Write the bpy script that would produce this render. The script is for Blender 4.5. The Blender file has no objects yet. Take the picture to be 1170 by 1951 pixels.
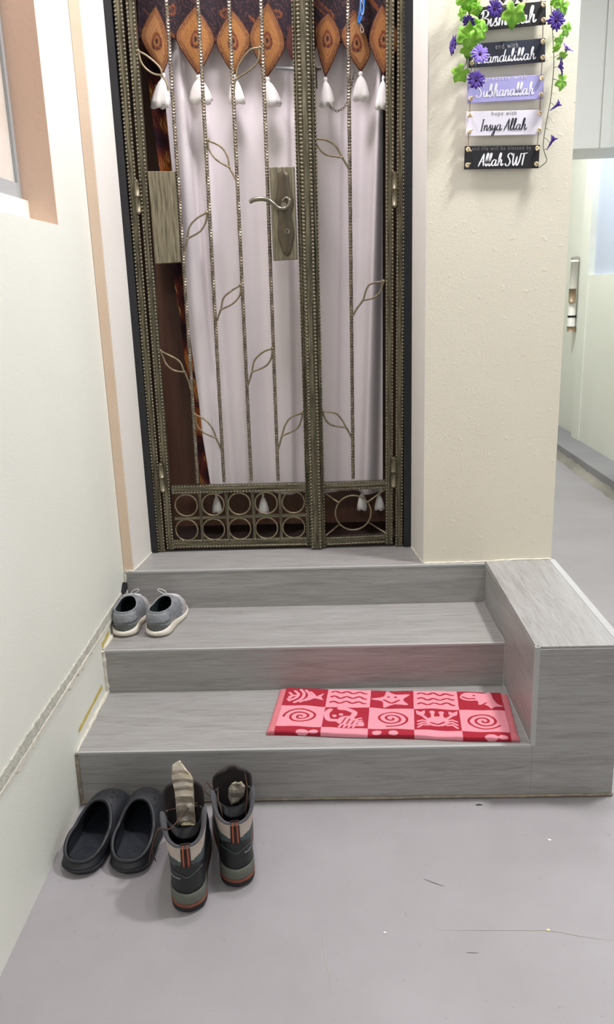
import bpy, bmesh, math, random
import numpy as np
from mathutils import Vector, Matrix
from mathutils.bvhtree import BVHTree
random.seed(7)
rng = np.random.default_rng(7)
SC = bpy.context.scene
COL = SC.collection
PI = math.pi

# ------------------------------------------------------------------ camera
CAM_H = 1.3
FPX, PITCH, YAW, ROLL = 1527.36, 0.272857, -0.027968, -0.032469
def cam_axes():
    cy, sy, cp, sp = math.cos(YAW), math.sin(YAW), math.cos(PITCH), math.sin(PITCH)
    fwd = np.array([sy*cp, cy*cp, -sp]); right = np.array([cy, -sy, 0.0]); up = np.cross(right, fwd)
    c, s = math.cos(ROLL), math.sin(ROLL)
    return c*right + s*up, -s*right + c*up, fwd
AR, AU, AF = cam_axes()
cam_d = bpy.data.cameras.new('camera')
cam = bpy.data.objects.new('camera', cam_d); COL.objects.link(cam)
cam_d.sensor_fit = 'HORIZONTAL'; cam_d.sensor_width = 36.0; cam_d.lens = FPX/1170*36.0
cam_d.clip_start = 0.02
cam.matrix_world = Matrix(((AR[0], AU[0], -AF[0], 0), (AR[1], AU[1], -AF[1], 0), (AR[2], AU[2], -AF[2], CAM_H), (0, 0, 0, 1)))
SC.camera = cam
def ray(px):
    return AF + (px[0]-585)/FPX*AR - (px[1]-975.5)/FPX*AU
def oz(px, z): q = ray(px); t = (z-CAM_H)/q[2]; return np.array([0, 0, CAM_H]) + t*q
def oy(px, y): q = ray(px); t = y/q[1]; return np.array([0, 0, CAM_H]) + t*q
def ox(px, x): q = ray(px); t = x/q[0]; return np.array([0, 0, CAM_H]) + t*q

# measured levels (metres)
YF, Z1, Y2, Z2, Y3, Z3, YG = 1.831, .154, 2.152, .2905, 2.465, .4235, 2.6606
XL, XR, XO = -.674, .503, .7207
WL = -.676

# ------------------------------------------------------------------ materials
def lin(c):
    return tuple(((v/255)/12.92 if v/255 <= .04045 else ((v/255+.055)/1.055)**2.4) for v in c) + (1.0,)
def base_mat(name, rough=.6, metal=0.0):
    m = bpy.data.materials.new(name); m.use_nodes = True
    nt = m.node_tree; b = nt.nodes['Principled BSDF']
    b.inputs['Roughness'].default_value = rough; b.inputs['Metallic'].default_value = metal
    return m, nt, b
def coords(nt, scale=(1, 1, 1), obj=True):
    tc = nt.nodes.new('ShaderNodeTexCoord'); mp = nt.nodes.new('ShaderNodeMapping')
    mp.inputs['Scale'].default_value = scale
    nt.links.new(tc.outputs['Object'], mp.inputs['Vector'])
    return mp.outputs['Vector']
def noise(nt, vec, scale, detail=4, rough=.55, dist=0):
    n = nt.nodes.new('ShaderNodeTexNoise'); n.inputs['Scale'].default_value = scale
    n.inputs['Detail'].default_value = detail; n.inputs['Roughness'].default_value = rough
    n.inputs['Distortion'].default_value = dist
    nt.links.new(vec, n.inputs['Vector']); return n.outputs['Fac']
def ramp(nt, fac, stops):
    r = nt.nodes.new('ShaderNodeValToRGB'); e = r.color_ramp.elements
    while len(e) < len(stops): e.new(.5)
    for k, (p, c) in enumerate(stops): e[k].position = p; e[k].color = lin(c) if len(c) == 3 else c
    nt.links.new(fac, r.inputs['Fac']); return r.outputs['Color']
def bump(nt, b, height, strength=.2, dist=.002):
    bn = nt.nodes.new('ShaderNodeBump'); bn.inputs['Strength'].default_value = strength; bn.inputs['Distance'].default_value = dist
    nt.links.new(height, bn.inputs['Height']); nt.links.new(bn.outputs['Normal'], b.inputs['Normal'])
def mat(name, c, rough=.6, metal=0.0, var=None, vs=8, vscale=(1, 1, 1), bs=0, bst=.2, bd=.002, spec=None):
    m, nt, b = base_mat(name, rough, metal)
    if var is None: b.inputs['Base Color'].default_value = lin(c)
    else:
        v = coords(nt, vscale); nt.links.new(ramp(nt, noise(nt, v, vs, 6), [(.3, c), (.7, var)]), b.inputs['Base Color'])
    if bs: bump(nt, b, noise(nt, coords(nt, vscale if var is None else (1, 1, 1)), bs, 3), bst, bd)
    if spec is not None: b.inputs['Specular IOR Level'].default_value = spec
    return m
def col_mat(name, rough=.9, bs=0, bst=.3, bd=.002, metal=0):
    m, nt, b = base_mat(name, rough, metal)
    a = nt.nodes.new('ShaderNodeVertexColor'); a.layer_name = 'Col'
    nt.links.new(a.outputs['Color'], b.inputs['Base Color'])
    if bs: bump(nt, b, noise(nt, coords(nt), bs, 3), bst, bd)
    return m
def wood_mat(name, axis, seed, c0=(134, 131, 127), c1=(155, 153, 150), c2=(168, 167, 165)):
    m, nt, b = base_mat(name, .42)
    sc = {'x': (6, 100, 100), 'y': (100, 6, 100)}[axis]
    v = coords(nt, sc)
    mp = v.node; mp.inputs['Location'].default_value = (seed*3.1, seed*1.7, seed*2.3)
    n1 = noise(nt, v, .9, 8, .68, 1.6)
    n2 = noise(nt, coords(nt, {'x': (1.2, 9, 9), 'y': (9, 1.2, 9)}[axis]), 1.3, 4, .6, 1.2)
    mx = nt.nodes.new('ShaderNodeMath'); mx.operation = 'MULTIPLY_ADD'
    nt.links.new(n2, mx.inputs[0]); mx.inputs[1].default_value = .45
    nt.links.new(n1, mx.inputs[2])
    nt.links.new(ramp(nt, mx.outputs[0], [(.5, c0), (.72, c1), (.94, c2)]), b.inputs['Base Color'])
    bump(nt, b, mx.outputs[0], .12, .001)
    return m
def wall_mat(name, c, c2, bs=180, bst=.25, bd=.0015, rough=.55, lumps=False):
    m, nt, b = base_mat(name, rough)
    v = coords(nt)
    nt.links.new(ramp(nt, noise(nt, v, 2.2, 4), [(.3, c), (.75, c2)]), b.inputs['Base Color'])
    n = noise(nt, v, bs, 3)
    if lumps:
        n2 = noise(nt, v, 42, 2)
        r = ramp(nt, n2, [(.62, (0, 0, 0)), (.74, (255, 255, 255))])
        ad = nt.nodes.new('ShaderNodeMath'); ad.operation = 'MULTIPLY_ADD'; ad.inputs[1].default_value = .8
        nt.links.new(r, ad.inputs[0]); nt.links.new(n, ad.inputs[2]); n = ad.outputs[0]
    bump(nt, b, n, bst, bd)
    return m
def antique(name, axis='z', dark=(50, 46, 36), mid=(102, 96, 76), hi=(146, 139, 114), metal=.6, rough=.33):
    m, nt, b = base_mat(name, rough, metal)
    s = {'z': (160, 160, 9), 'x': (9, 160, 160)}[axis]
    f = noise(nt, coords(nt, s), 1.0, 5, .65)
    nt.links.new(ramp(nt, f, [(.32, dark), (.5, mid), (.72, hi)]), b.inputs['Base Color'])
    bump(nt, b, f, .25, .001)
    return m
M = {}
M['wall'] = wall_mat('wall_paint_cream', (232, 233, 222), (227, 228, 216))
M['pillar'] = wall_mat('pillar_paint_cream', (230, 224, 206), (225, 218, 199), 230, .4, .0015, .5, True)
M['reveal'] = wall_mat('reveal_paint_white', (232, 228, 220), (226, 222, 213))
M['peach'] = wall_mat('paint_peach', (226, 194, 172), (219, 186, 163), 60, .3, .003)
M['corr'] = wall_mat('corridor_paint', (234, 236, 226), (228, 230, 220), 120, .2)
M['ceil'] = wall_mat('ceiling_paint', (235, 233, 226), (230, 228, 220))
M['blue'] = wall_mat('paint_pale_blue', (196, 206, 224), (190, 200, 220), 90, .1)
M['cement'] = wall_mat('cement_grey', (150, 149, 152), (132, 131, 136), 70, .4, .003)
M['rough_cement'] = wall_mat('cement_rough', (168, 163, 152), (120, 116, 108), 90, .9, .008)
M['caulk'] = mat('white_caulk', (226, 222, 208), .7, var=(205, 200, 184), vs=60, bs=120, bst=.5)
M['oldcaulk'] = mat('old_grout', (172, 160, 142), .8, var=(140, 126, 110), vs=60, bs=120, bst=.5)
M['woodx'] = wood_mat('wood_look_tile', 'x', 1)
M['woodx2'] = wood_mat('wood_look_tile_riser', 'x', 2)
M['woodx3'] = wood_mat('wood_look_tile_front', 'x', 5)
M['woody'] = wood_mat('wood_look_tile_side', 'y', 3)
M['trimgrey'] = mat('tile_trim_grey', (176, 176, 174), .45)
M['metal'] = antique('antique_bronze_vertical', 'z')
M['metalx'] = antique('antique_bronze_horizontal', 'x')
M['bump'] = mat('bronze_hammered', (98, 92, 74), .38, .7, var=(140, 134, 114), vs=120)
M['bar'] = mat('twisted_bronze', (96, 87, 75), .36, .7, var=(142, 132, 116), vs=90)
M['wire'] = mat('bronze_wire', (112, 100, 78), .4, .6, var=(150, 138, 110), vs=60)
M['plate'] = antique('brushed_plate', 'z', (78, 71, 56), (126, 118, 96), (160, 152, 128), .5, .4)
M['escut'] = mat('aged_brass', (98, 88, 68), .4, .6, var=(78, 70, 60), vs=18)
M['lever'] = mat('worn_lever', (128, 124, 108), .3, .8)
M['chrome'] = mat('chrome', (205, 206, 210), .4, .8)
M['black'] = mat('black_gloss_paint', (22, 22, 26), .28, bs=60, bst=.4)
M['dark'] = mat('black_and_hole_shade', (6, 6, 7), .8)  # near-black for black parts and for the painted shade of holes
M['door'] = mat('dark_brown_door', (138, 100, 80), .45, var=(122, 86, 68), vs=3, vscale=(20, 20, 1))
M['curtain'] = mat('white_curtain', (232, 224, 224), .95, bs=500, bst=.12, bd=.001)
M['batik'] = col_mat('batik_cloth', .85, 300, .2)
M['tassel'] = mat('white_tassel_yarn', (240, 236, 230), .95, bs=260, bst=.5, vscale=(1, 1, .12))
M['green'] = mat('plastic_leaf', (160, 212, 72), .5, var=(104, 172, 46), vs=30)
M['stem'] = mat('vine_stem', (92, 104, 78), .6)
M['purple'] = mat('purple_petal', (80, 50, 152), .7, var=(62, 38, 122), vs=60)
M['lilacpetal'] = mat('lilac_petal', (160, 140, 225), .7, var=(122, 100, 200), vs=60)
M['fcentre'] = mat('flower_centre', (58, 22, 70), .9)
M['bblack'] = mat('board_black', (26, 25, 28), .5)
M['bnavy'] = mat('board_navy', (38, 42, 58), .5)
M['blilac'] = mat('board_lilac', (172, 168, 222), .5)
M['bwhite'] = mat('board_white', (232, 228, 240), .5)
M['tw'] = mat('lettering_white', (246, 244, 248), .6)
M['tb'] = mat('lettering_black', (34, 34, 46), .6)
M['tg'] = mat('lettering_grey', (170, 168, 172), .6)
M['tg2'] = mat('lettering_dim', (120, 118, 120), .6)
M['cord'] = mat('brown_cord', (120, 98, 74), .9)
M['knot'] = mat('knotted_rope', (214, 194, 158), .9, bs=300, bst=.6)
M['ribbon'] = mat('black_ribbon', (28, 26, 32), .6)
M['bluestrap'] = mat('blue_strap', (40, 120, 200), .5)
M['alu'] = mat('aluminium_grey', (176, 179, 180), .45, .1)
M['lace'] = mat('lace_curtain', (226, 218, 206), .9, var=(196, 178, 156), vs=5)
M['clog'] = mat('clog_foam', (34, 36, 41), .5, bs=200, bst=.1)
M['clogbed'] = mat('clog_footbed', (33, 38, 46), .5)
M['bsole'] = mat('boot_rubber', (30, 29, 30), .7)
M['borange'] = mat('boot_orange', (124, 68, 50), .7)
M['bmid'] = mat('boot_midsole', (98, 102, 92), .65, bs=60, bst=.3, vscale=(1, 1, 3))
M['bblk'] = mat('boot_heel_black', (30, 31, 33), .5)
M['bgrey'] = mat('boot_slate', (70, 80, 82), .8, bs=400, bst=.3)
M['bbeige'] = mat('boot_suede', (196, 184, 172), .85, var=(172, 158, 146), vs=30, bs=300, bst=.3)
M['blin'] = mat('boot_lining_grey', (76, 76, 80), .9, bs=500, bst=.3)
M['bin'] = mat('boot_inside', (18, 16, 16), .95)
M['btong'] = mat('boot_tongue', (50, 44, 44), .9, bs=400, bst=.3)
M['blace'] = mat('boot_lace', (88, 62, 48), .85)
M['btab'] = mat('boot_tab', (44, 30, 26), .8)
M['btabo'] = mat('boot_tab_orange', (158, 84, 56), .8)
M['foil'] = mat('foil_insole', (242, 234, 220), .3, .7, var=(206, 188, 160), vs=40, bs=45, bst=.7, bd=.004)
M['sgrey'] = mat('sneaker_knit', (150, 152, 155), .9, var=(118, 121, 126), vs=60, bs=600, bst=.5)
M['slight'] = mat('sneaker_toe_mesh', (176, 172, 172), .9, bs=700, bst=.4)
M['sdark'] = mat('sneaker_heel_cup', (98, 102, 100), .8)
M['ssole'] = mat('sneaker_sole', (236, 230, 220), .6, var=(222, 212, 190), vs=14)
M['steal'] = mat('sneaker_lining', (14, 36, 36), .95)
M['slace'] = mat('sneaker_lace', (222, 220, 218), .9)
M['towel'] = col_mat('towel_terry', 1.0, 500, .6, .003)
M['tape'] = mat('yellow_tape', (208, 186, 92), .6, var=(190, 166, 84), vs=40)
M['fleck'] = mat('white_fleck', (236, 236, 226), .7)
M['flecky'] = mat('yellow_fleck', (232, 226, 150), .7)
M['cab'] = mat('cabinet_white', (232, 232, 226), .5)
M['pipe'] = mat('pipe_white', (226, 224, 216), .4)
M['brass'] = mat('pipe_fitting', (160, 140, 112), .4, .3)
# floor: painted cement, mottled, with scuffs that belong to it
def floor_mat():
    m, nt, b = base_mat('floor_painted_cement', .5)
    v = coords(nt)
    c = ramp(nt, noise(nt, v, 2.4, 7, .6), [(.3, (155, 150, 152)), (.7, (166, 162, 165))])
    f2 = noise(nt, v, 60, 3, .6)
    c2 = ramp(nt, f2, [(.66, (255, 255, 255)), (.8, (225, 222, 222))])
    mx = nt.nodes.new('ShaderNodeMixRGB'); mx.blend_type = 'MULTIPLY'; mx.inputs['Fac'].default_value = 1
    nt.links.new(c, mx.inputs['Color1']); nt.links.new(c2, mx.inputs['Color2'])
    nt.links.new(mx.outputs['Color'], b.inputs['Base Color'])
    bump(nt, b, f2, .06, .001)
    return m
M['floor'] = floor_mat()

# ------------------------------------------------------------------ mesh builder
BASE = {}
class MB:
    def __init__(self): self.V = []; self.F = []; self.S = []; self.C = []; self.n = 0
    def add(self, verts, faces, smooth=False, col=None):
        verts = np.asarray(verts, float).reshape(-1, 3)
        o = self.n; self.V.append(verts); self.n += len(verts)
        self.F += [tuple(i+o for i in f) for f in faces]; self.S += [smooth]*len(faces)
        if col is not None: self.C.append(np.asarray(col, float).reshape(-1, 3))
        return self
    def box(self, a, b):
        x0, y0, z0 = np.minimum(a, b); x1, y1, z1 = np.maximum(a, b)
        v = [(x0, y0, z0), (x1, y0, z0), (x1, y1, z0), (x0, y1, z0), (x0, y0, z1), (x1, y0, z1), (x1, y1, z1), (x0, y1, z1)]
        return self.hexa(v)
    def hexa(self, v):
        return self.add(v, [(3, 2, 1, 0), (4, 5, 6, 7), (0, 1, 5, 4), (1, 2, 6, 5), (2, 3, 7, 6), (3, 0, 4, 7)])
    def prism(self, poly, lo, hi, axis=2, smooth=False):
        # poly: 2D points counter-clockwise; extruded along axis from lo to hi
        n = len(poly)
        def mk(p, h):
            if axis == 2: return (p[0], p[1], h)
            if axis == 1: return (p[0], h, p[1])
            return (h, p[0], p[1])
        v = [mk(p, lo) for p in poly] + [mk(p, hi) for p in poly]
        f = [tuple(range(n))[::-1], tuple(range(n, 2*n))] + [(i, (i+1) % n, n+(i+1) % n, n+i) for i in range(n)]
        return self.add(v, f, smooth)
    def grid(self, P, cu=False, cv=False, smooth=True, col=None, flip=False):
        P = np.asarray(P, float); nu, nv = P.shape[:2]
        f = []
        for i in range(nu if cu else nu-1):
            for j in range(nv if cv else nv-1):
                a, b, c, d = i*nv+j, ((i+1) % nu)*nv+j, ((i+1) % nu)*nv+(j+1) % nv, i*nv+(j+1) % nv
                f.append((a, d, c, b) if flip else (a, b, c, d))
        return self.add(P.reshape(-1, 3), f, smooth, None if col is None else np.asarray(col).reshape(-1, 3))
    def tube(self, pts, r, seg=8, closed=False, caps=True, smooth=True, twist=0.0, square=False):
        pts = np.asarray(pts, float); n = len(pts)
        rs = np.full(n, r) if np.isscalar(r) else np.asarray(r, float)
        if closed: T = np.roll(pts, -1, 0)-np.roll(pts, 1, 0)
        else:
            T = np.gradient(pts, axis=0)
        T /= np.linalg.norm(T, axis=1)[:, None]+1e-12
        ref = np.array([0, 0, 1.0]) if abs(T[0][2]) < .9 else np.array([0, 1.0, 0])
        nrm = np.cross(T[0], ref); nrm /= np.linalg.norm(nrm)
        rings = []
        for i in range(n):
            nrm = nrm-T[i]*np.dot(nrm, T[i]); nrm /= np.linalg.norm(nrm)+1e-12
            bn = np.cross(T[i], nrm)
            a = np.arange(seg)/seg*2*PI + twist*i
            rings.append(pts[i]+rs[i]*(np.cos(a)[:, None]*nrm+np.sin(a)[:, None]*bn))
        self.grid(np.array(rings), cu=closed, cv=True, smooth=smooth and not square, flip=True)
        if caps and not closed:
            o = self.n-n*seg
            self.F += [tuple(o+i for i in range(seg)), tuple(o+(n-1)*seg+i for i in range(seg))[::-1]]; self.S += [False]*2
        return self
    def ell(self, c, r, nu=8, nv=5, rot=None):
        c = np.array(c, float); r = np.array(r if not np.isscalar(r) else (r, r, r), float)
        P = []
        for j in range(nv+1):
            t = -PI/2+PI*j/nv
            ring = [(math.cos(t)*math.cos(2*PI*i/nu), math.cos(t)*math.sin(2*PI*i/nu), math.sin(t)) for i in range(nu)]
            P.append(ring)
        P = np.array(P)*r
        if rot is not None: P = P @ np.array(rot).T
        return self.grid(P+c, cu=False, cv=True, flip=True)
    def build(self, name, material, parent=None, bevel=0, seg=2, solid=0, local=False, subsurf=0):
        V = np.concatenate(self.V) if self.V else np.zeros((0, 3))
        base = np.zeros(3)
        if parent is not None and not local: base = BASE.get(parent.name, np.zeros(3))
        me = bpy.data.meshes.new(name)
        me.from_pydata((V-base).tolist(), [], self.F)
        me.polygons.foreach_set('use_smooth', self.S)
        if self.C:
            C = np.concatenate(self.C); at = me.color_attributes.new('Col', 'FLOAT_COLOR', 'POINT')
            at.data.foreach_set('color', np.hstack([C, np.ones((len(C), 1))]).astype(np.float32).ravel())
        if bevel:
            bm = bmesh.new(); bm.from_mesh(me)
            bmesh.ops.bevel(bm, geom=bm.edges[:], offset=bevel, segments=seg, affect='EDGES', profile=.5)
            bm.to_mesh(me); bm.free()
        me.update()
        if material is not None: me.materials.append(material)
        o = bpy.data.objects.new(name, me); COL.objects.link(o)
        if parent is not None: o.parent = parent
        BASE[o.name] = base
        if solid:
            s = o.modifiers.new('thickness', 'SOLIDIFY'); s.thickness = solid; s.offset = 0
        if subsurf:
            s = o.modifiers.new('smooth', 'SUBSURF'); s.levels = subsurf; s.render_levels = subsurf
        return o
def tag(o, label=None, cat=None, group=None, kind=None):
    if label: o['label'] = label
    if cat: o['category'] = cat
    if group: o['group'] = group
    if kind: o['kind'] = kind
    return o
def thing(name, label, cat, loc=(0, 0, 0), rotz=0, group=None):
    o = bpy.data.objects.new(name, None); COL.objects.link(o); o.location = loc; o.rotation_euler = (0, 0, rotz)
    o.empty_display_size = .05; BASE[o.name] = np.array(loc, float)
    return tag(o, label, cat, group)
def cat_rom(pts, n=8, closed=False):
    P = np.asarray(pts, float); k = len(P); out = []
    for i in range(k if closed else k-1):
        p1, p2 = P[i], P[(i+1) % k]
        p0 = P[i-1] if (closed or i > 0) else 2*p1-p2
        p3 = P[(i+2) % k] if (closed or i < k-2) else 2*p2-p1
        for j in range(n):
            t = j/n
            out.append(.5*((2*p1)+(-p0+p2)*t+(2*p0-5*p1+4*p2-p3)*t*t+(-p0+3*p1-3*p2+p3)*t**3))
    if not closed: out.append(P[-1])
    return np.array(out)

# ================================================================== SETTING
def S(o): o['kind'] = 'structure'; return o
S(MB().box((-1.0, -2.2, -.1), (2.6, 8.2, 0)).build('floor', M['floor']))
S(MB().box((-1.0, -2.2, 3.1), (2.6, 8.2, 3.2)).build('ceiling', M['ceil']))
# left wall with its window opening
wy = 2.169; wz = 1.475; wback = -.93
m = MB()
m.box((wback, -2.2, 0), (WL, 2.468, wz)); m.box((wback, wy, wz), (WL, 2.468, 3.1))
m.box((wback, -2.2, wz), (WL, .7, 3.1)); m.box((wback, .7, 2.62), (WL, wy, 3.1))
m.box((wback, .7, wz), (-.745, wy, 1.535))
S(m.build('wall_left', M['wall']))
S(MB().box((-.762, wy-.003, wz), (WL+.0005, wy, 2.62)).build('trim_1', M['peach']))
# window in the recess
wf = S(MB().box((-.778, 2.150, 1.536), (-.760, 2.167, 2.62)).box((-.778, .7, 1.536), (-.760, 2.150, 1.575)).build('window_1', M['alu']))
MB().box((-.772, .7, 1.575), (-.768, 2.150, 2.62)).build('window_pane', mat('window_glass', (228, 224, 216), .12, var=(206, 192, 174), vs=4), wf)
# door wall: left strip and splayed reveal, pillar with its reveal, lintel
m = MB(); m.prism([(-.95, 2.468), (-.643, 2.468), (-.6215, 2.655), (-.6215, 3.0), (-.95, 3.0)], 0, 3.1)
S(m.build('wall_front_left', M['reveal']))
S(MB().box((-.6745, 2.4655, Z3-.002), (-.645, 2.468, 3.1)).build('trim_2', mat('strip_paint', (228, 206, 182), .6, var=(222, 196, 170), vs=6, bs=80, bst=.3)))
m = MB(); m.prism([(.3055, 2.4765), (.7175, 2.4785), (.7175, 7.6), (.2825, 7.6), (.2825, 2.66)], 0, 3.1)
S(m.build('wall_front_right', M['pillar']))
m = MB(); m.box((-.6215, 2.66, 2.56), (.2825, 3.0, 3.1))
S(m.build('wall_front_top', M['reveal']))
S(MB().prism([(.3062, 2.4755), (.2836, 2.6585), (.2812, 2.6585), (.3040, 2.4755)][::-1], Z3, 3.1).build('trim_3', M['reveal']))
# corridor on the right
yc0 = ox((1120, 523), 1.95)[1]; yc1 = ox((1106, 523), 1.95)[1]
S(MB().box((1.96, -2.2, 0), (2.08, yc0, 1.325)).build('wall_right', M['corr']))
S(MB().box((1.95, yc0, 0), (2.1, yc1, 3.1)).build('wall_right_column', M['corr']))
S(MB().box((1.995, -2.2, 1.325), (2.08, yc0, 3.1)).build('wall_right_upper', M['blue']))
S(MB().box((2.0, yc1, 0), (2.1, 7.6, 3.1)).build('wall_right_recess', M['corr']))
S(MB().box((.7, 7.6, 0), (2.4, 7.7, 3.1)).build('wall_back', M['corr']))
S(MB().box((1.765, -2.2, 0), (1.995, 7.6, .09)).build('trim_4', M['cement'], bevel=.006))
P = []
for i in range(90):
    y = 1.0+i*.066; w = .035+.018*rng.random(); h = .03+.02*rng.random()
    P.append([(1.766-w, y, 0.0005), (1.766-w*.6, y, h*.35), (1.766-w*.25, y, h*.5), (1.766, y, h)])
S(MB().grid(P, smooth=True, flip=True).build('trim_5', M['rough_cement']))
# plaster ridge along the left wall, ragged below
P0 = []; n = 160
for i in range(n):
    y = .75+i*(2.41-.75)/(n-1)
    zt = .372+.0025*math.sin(y*9)+.0015*rng.standard_normal(); zb = .346+.003*math.sin(y*7+1)+.002*rng.standard_normal()
    P0.append([(WL, y, zt+.002), (WL+.004, y, zt), (WL+.004, y, zb), (WL, y, zb-.003)])
S(MB().grid(P0, smooth=False).build('trim_6', mat('ridge_plaster', (206, 205, 192), .8, var=(180, 179, 166), vs=50, bs=90, bst=1.0, bd=.004)))
P0 = []; dd_ = np.convolve(np.abs(rng.standard_normal(n+8))**1.5, np.ones(5)/5, 'same')[4:-4]
for i in range(n):
    y = .75+i*(2.41-.75)/(n-1); zb = .344; d = .004+.012*dd_[i]
    P0.append([(WL+.0005, y, zb+.003), (WL+.005, y, zb-.001), (WL+.005, y, zb-d*.7), (WL+.0005, y, zb-d)])
S(MB().grid(P0, smooth=False).build('trim_7', M['caulk']))

# ================================================================== STEPS
st = thing('entrance_steps', 'grey wood-look tiled steps leading up to the metal gate', 'steps', (0, YF, 0))
MB().box((XL, YF+.004, .0), (XR, Y2+.02, Z1)).build('tread', M['woodx'], st, bevel=.0015)
MB().box((XL, Y2+.004, .05), (XR, Y3+.02, Z2)).build('tread', M['woodx'], st, bevel=.0015)
m = MB(); m.prism([(XL, Y3+.004), (.3045, Y3+.004), (.3045, 2.476), (.2825, 2.66), (.2825, 2.95), (-.6215, 2.95), (-.6215, 2.655), (-.643, 2.470), (XL, 2.470)], .2, Z3)
m.box((.3045, Y3+.004, .2), (XR, 2.4755, Z3-.0003))
m.build('landing', M['woodx'], st)
r1 = MB().box((XL+.006, YF-.004, .006), (XR+.004, YF+.004, Z1-.003)).build('riser', M['woodx3'], st, bevel=.001)
MB().box((XL+.004, Y2-.004, Z1), (XR, Y2+.004, Z2-.003)).build('riser', M['woodx2'], st, bevel=.001)
MB().box((XL+.004, Y3-.004, Z2), (XR, Y3+.004, Z3-.003)).build('riser', M['woodx2'], st, bevel=.001)
# nosing trims
for (yy, zz) in ((YF, Z1), (Y2, Z2), (Y3, Z3)):
    MB().box((XL, yy-.0055, zz-.007), (XR, yy+.003, zz+.0006)).build('nosing', M['trimgrey'], st, bevel=.0012)
# side block
sb = MB().box((XR+.006, YF+.004, 0.004), (XO-.004, 2.4755, Z3-.004)).build('side_block', M['woodx3'], st)
MB().box((XR, YF+.006, Z1-.02), (XR+.006, 2.4755, Z3-.003)).build('side_panel', M['woody'], sb)
MB().box((XR+.004, YF-.004, .006), (XO-.002, YF+.004, Z3-.003)).build('front_panel', mat_front := M['woodx3'], sb, bevel=.001)
MB().box((XR+.002, YF-.002, Z3-.004), (XO-.012, 2.4755, Z3+.004)).build('top_panel', M['woody'], sb, bevel=.001)
MB().box((XO-.012, YF-.004, Z3-.012), (XO+.008, 2.4755, Z3+.005)).build('edge_trim', M['trimgrey'], sb, bevel=.0015)
MB().box((XR-.001, YF-.005, Z1-.004), (XR+.012, YF+.004, Z3+.004)).build('corner_trim', M['trimgrey'], sb, bevel=.0012)
# caulk beads where tiles meet the walls
def bead(name, pts, r, mt, par=None):
    pts = cat_rom(pts, 10); pts = pts+rng.normal(0, r*.12, pts.shape)
    return MB().tube(pts, r*(1+.15*rng.standard_normal(len(pts))), 6).build(name, mt, par)
bead('caulk_line', [(WL+.003, YF-.004, Z1-.004), (WL+.003, (YF+Y2)/2, Z1+.001), (WL+.003, Y2-.004, Z1+.001)], .006, M['caulk'], st)
bead('caulk_line', [(WL+.003, Y2-.004, Z1), (WL+.003, Y2-.004, (Z1+Z2)/2), (WL+.003, Y2-.005, Z2)], .006, M['caulk'], st)
bead('caulk_line', [(WL+.003, Y2-.004, Z2+.001), (WL+.003, 2.3, Z2+.001), (WL+.003, Y3-.004, Z2+.001)], .006, M['caulk'], st)
bead('caulk_line', [(WL+.003, Y3-.004, Z2), (WL+.003, Y3-.004, .36), (WL+.003, Y3-.003, Z3)], .005, M['caulk'], st)
bead('caulk_line', [(WL+.003, Y3-.002, Z3+.001), (-.66, Y3, Z3+.001), (-.643, 2.470, Z3+.001), (-.632, 2.56, Z3+.001), (-.6225, 2.655, Z3+.001), (-.60, 2.657, Z3+.001)], .004, M['caulk'], st)
bead('caulk_line', [(.305, 2.473, Z3+.001), (.4, 2.474, Z3+.001), (XR, 2.474, Z3+.002), (.6, 2.4755, Z3+.005), (.717, 2.476, Z3+.005)], .0035, M['caulk'], st)
bead('caulk_line', [(.304, 2.473, Z3+.001), (.294, 2.56, Z3+.001), (.283, 2.657, Z3+.001)], .004, M['caulk'], st)
bead('grout_line', [(XL+.002, YF-.003, .003), (XL+.002, YF-.003, .075), (XL+.001, YF-.003, Z1-.004)], .0055, M['oldcaulk'], st)
bead('base_line', [(XL+.006, YF-.006, .005), (-.1, YF-.006, .006), (XR, YF-.006, .006), (XO, YF-.006, .006)], .0035, M['oldcaulk'], st)
bead('inner_line', [(XR-.001, Y2-.006, Z1), (XR-.001, Y2-.006, Z2)], .002, M['trimgrey'], st)
bead('inner_line', [(XR-.001, Y2-.0, Z2+.001), (XR-.001, Y3-.006, Z2+.001), (XR-.001, Y3-.006, Z3)], .002, M['trimgrey'], st)
bead('inner_line', [(XR-.001, YF+.004, Z1+.001), (XR-.001, Y2-.006, Z1+.001)], .002, M['trimgrey'], st)
# yellow tape left on the wall beside the steps
a, b = ox((150, 1393), WL), ox((194, 1308), WL)
m = MB(); P = []
for i in range(12):
    t = i/11; p = a+(b-a)*t; w = .0065+.0012*rng.standard_normal()
    P.append([(WL+.0002, p[1], p[2]+w), (WL+.0008, p[1], p[2]+w*.5), (WL+.0008, p[1], p[2]-w)])
tag(m.grid(P, flip=True).build('masking_tape', M['tape']), 'longer yellow tape strip on wall beside the bottom tread', 'tape', 'yellow tape strips on the left wall')
a, b = ox((194, 1232), WL), ox((207, 1205), WL); m = MB(); P = []
for i in range(8):
    t = i/7; p = a+(b-a)*t; w = .007+.0015*rng.standard_normal()
    P.append([(WL+.0002, p[1], p[2]+w), (WL+.0008, p[1], p[2]+w*.5), (WL+.0008, p[1], p[2]-w)])
tag(m.grid(P, flip=True).build('masking_tape', M['tape']), 'short yellow tape scrap on wall beside the left grey sneaker', 'tape', 'yellow tape strips on the left wall')
# black stub in the corner at the end of the plaster ridge
p = ox((236, 1122), WL+.006)
m = MB(); m.prism([(p[1]-.024, p[2]-.010), (p[1]+.02, p[2]-.008), (p[1]+.02, p[2]+.016), (p[1]+.01, p[2]+.018)], WL+.0003, WL+.014, axis=0)
tag(m.build('cable_stub', M['dark'], bevel=.002), 'small black stub in wall corner above the sneakers', 'stub')

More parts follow.
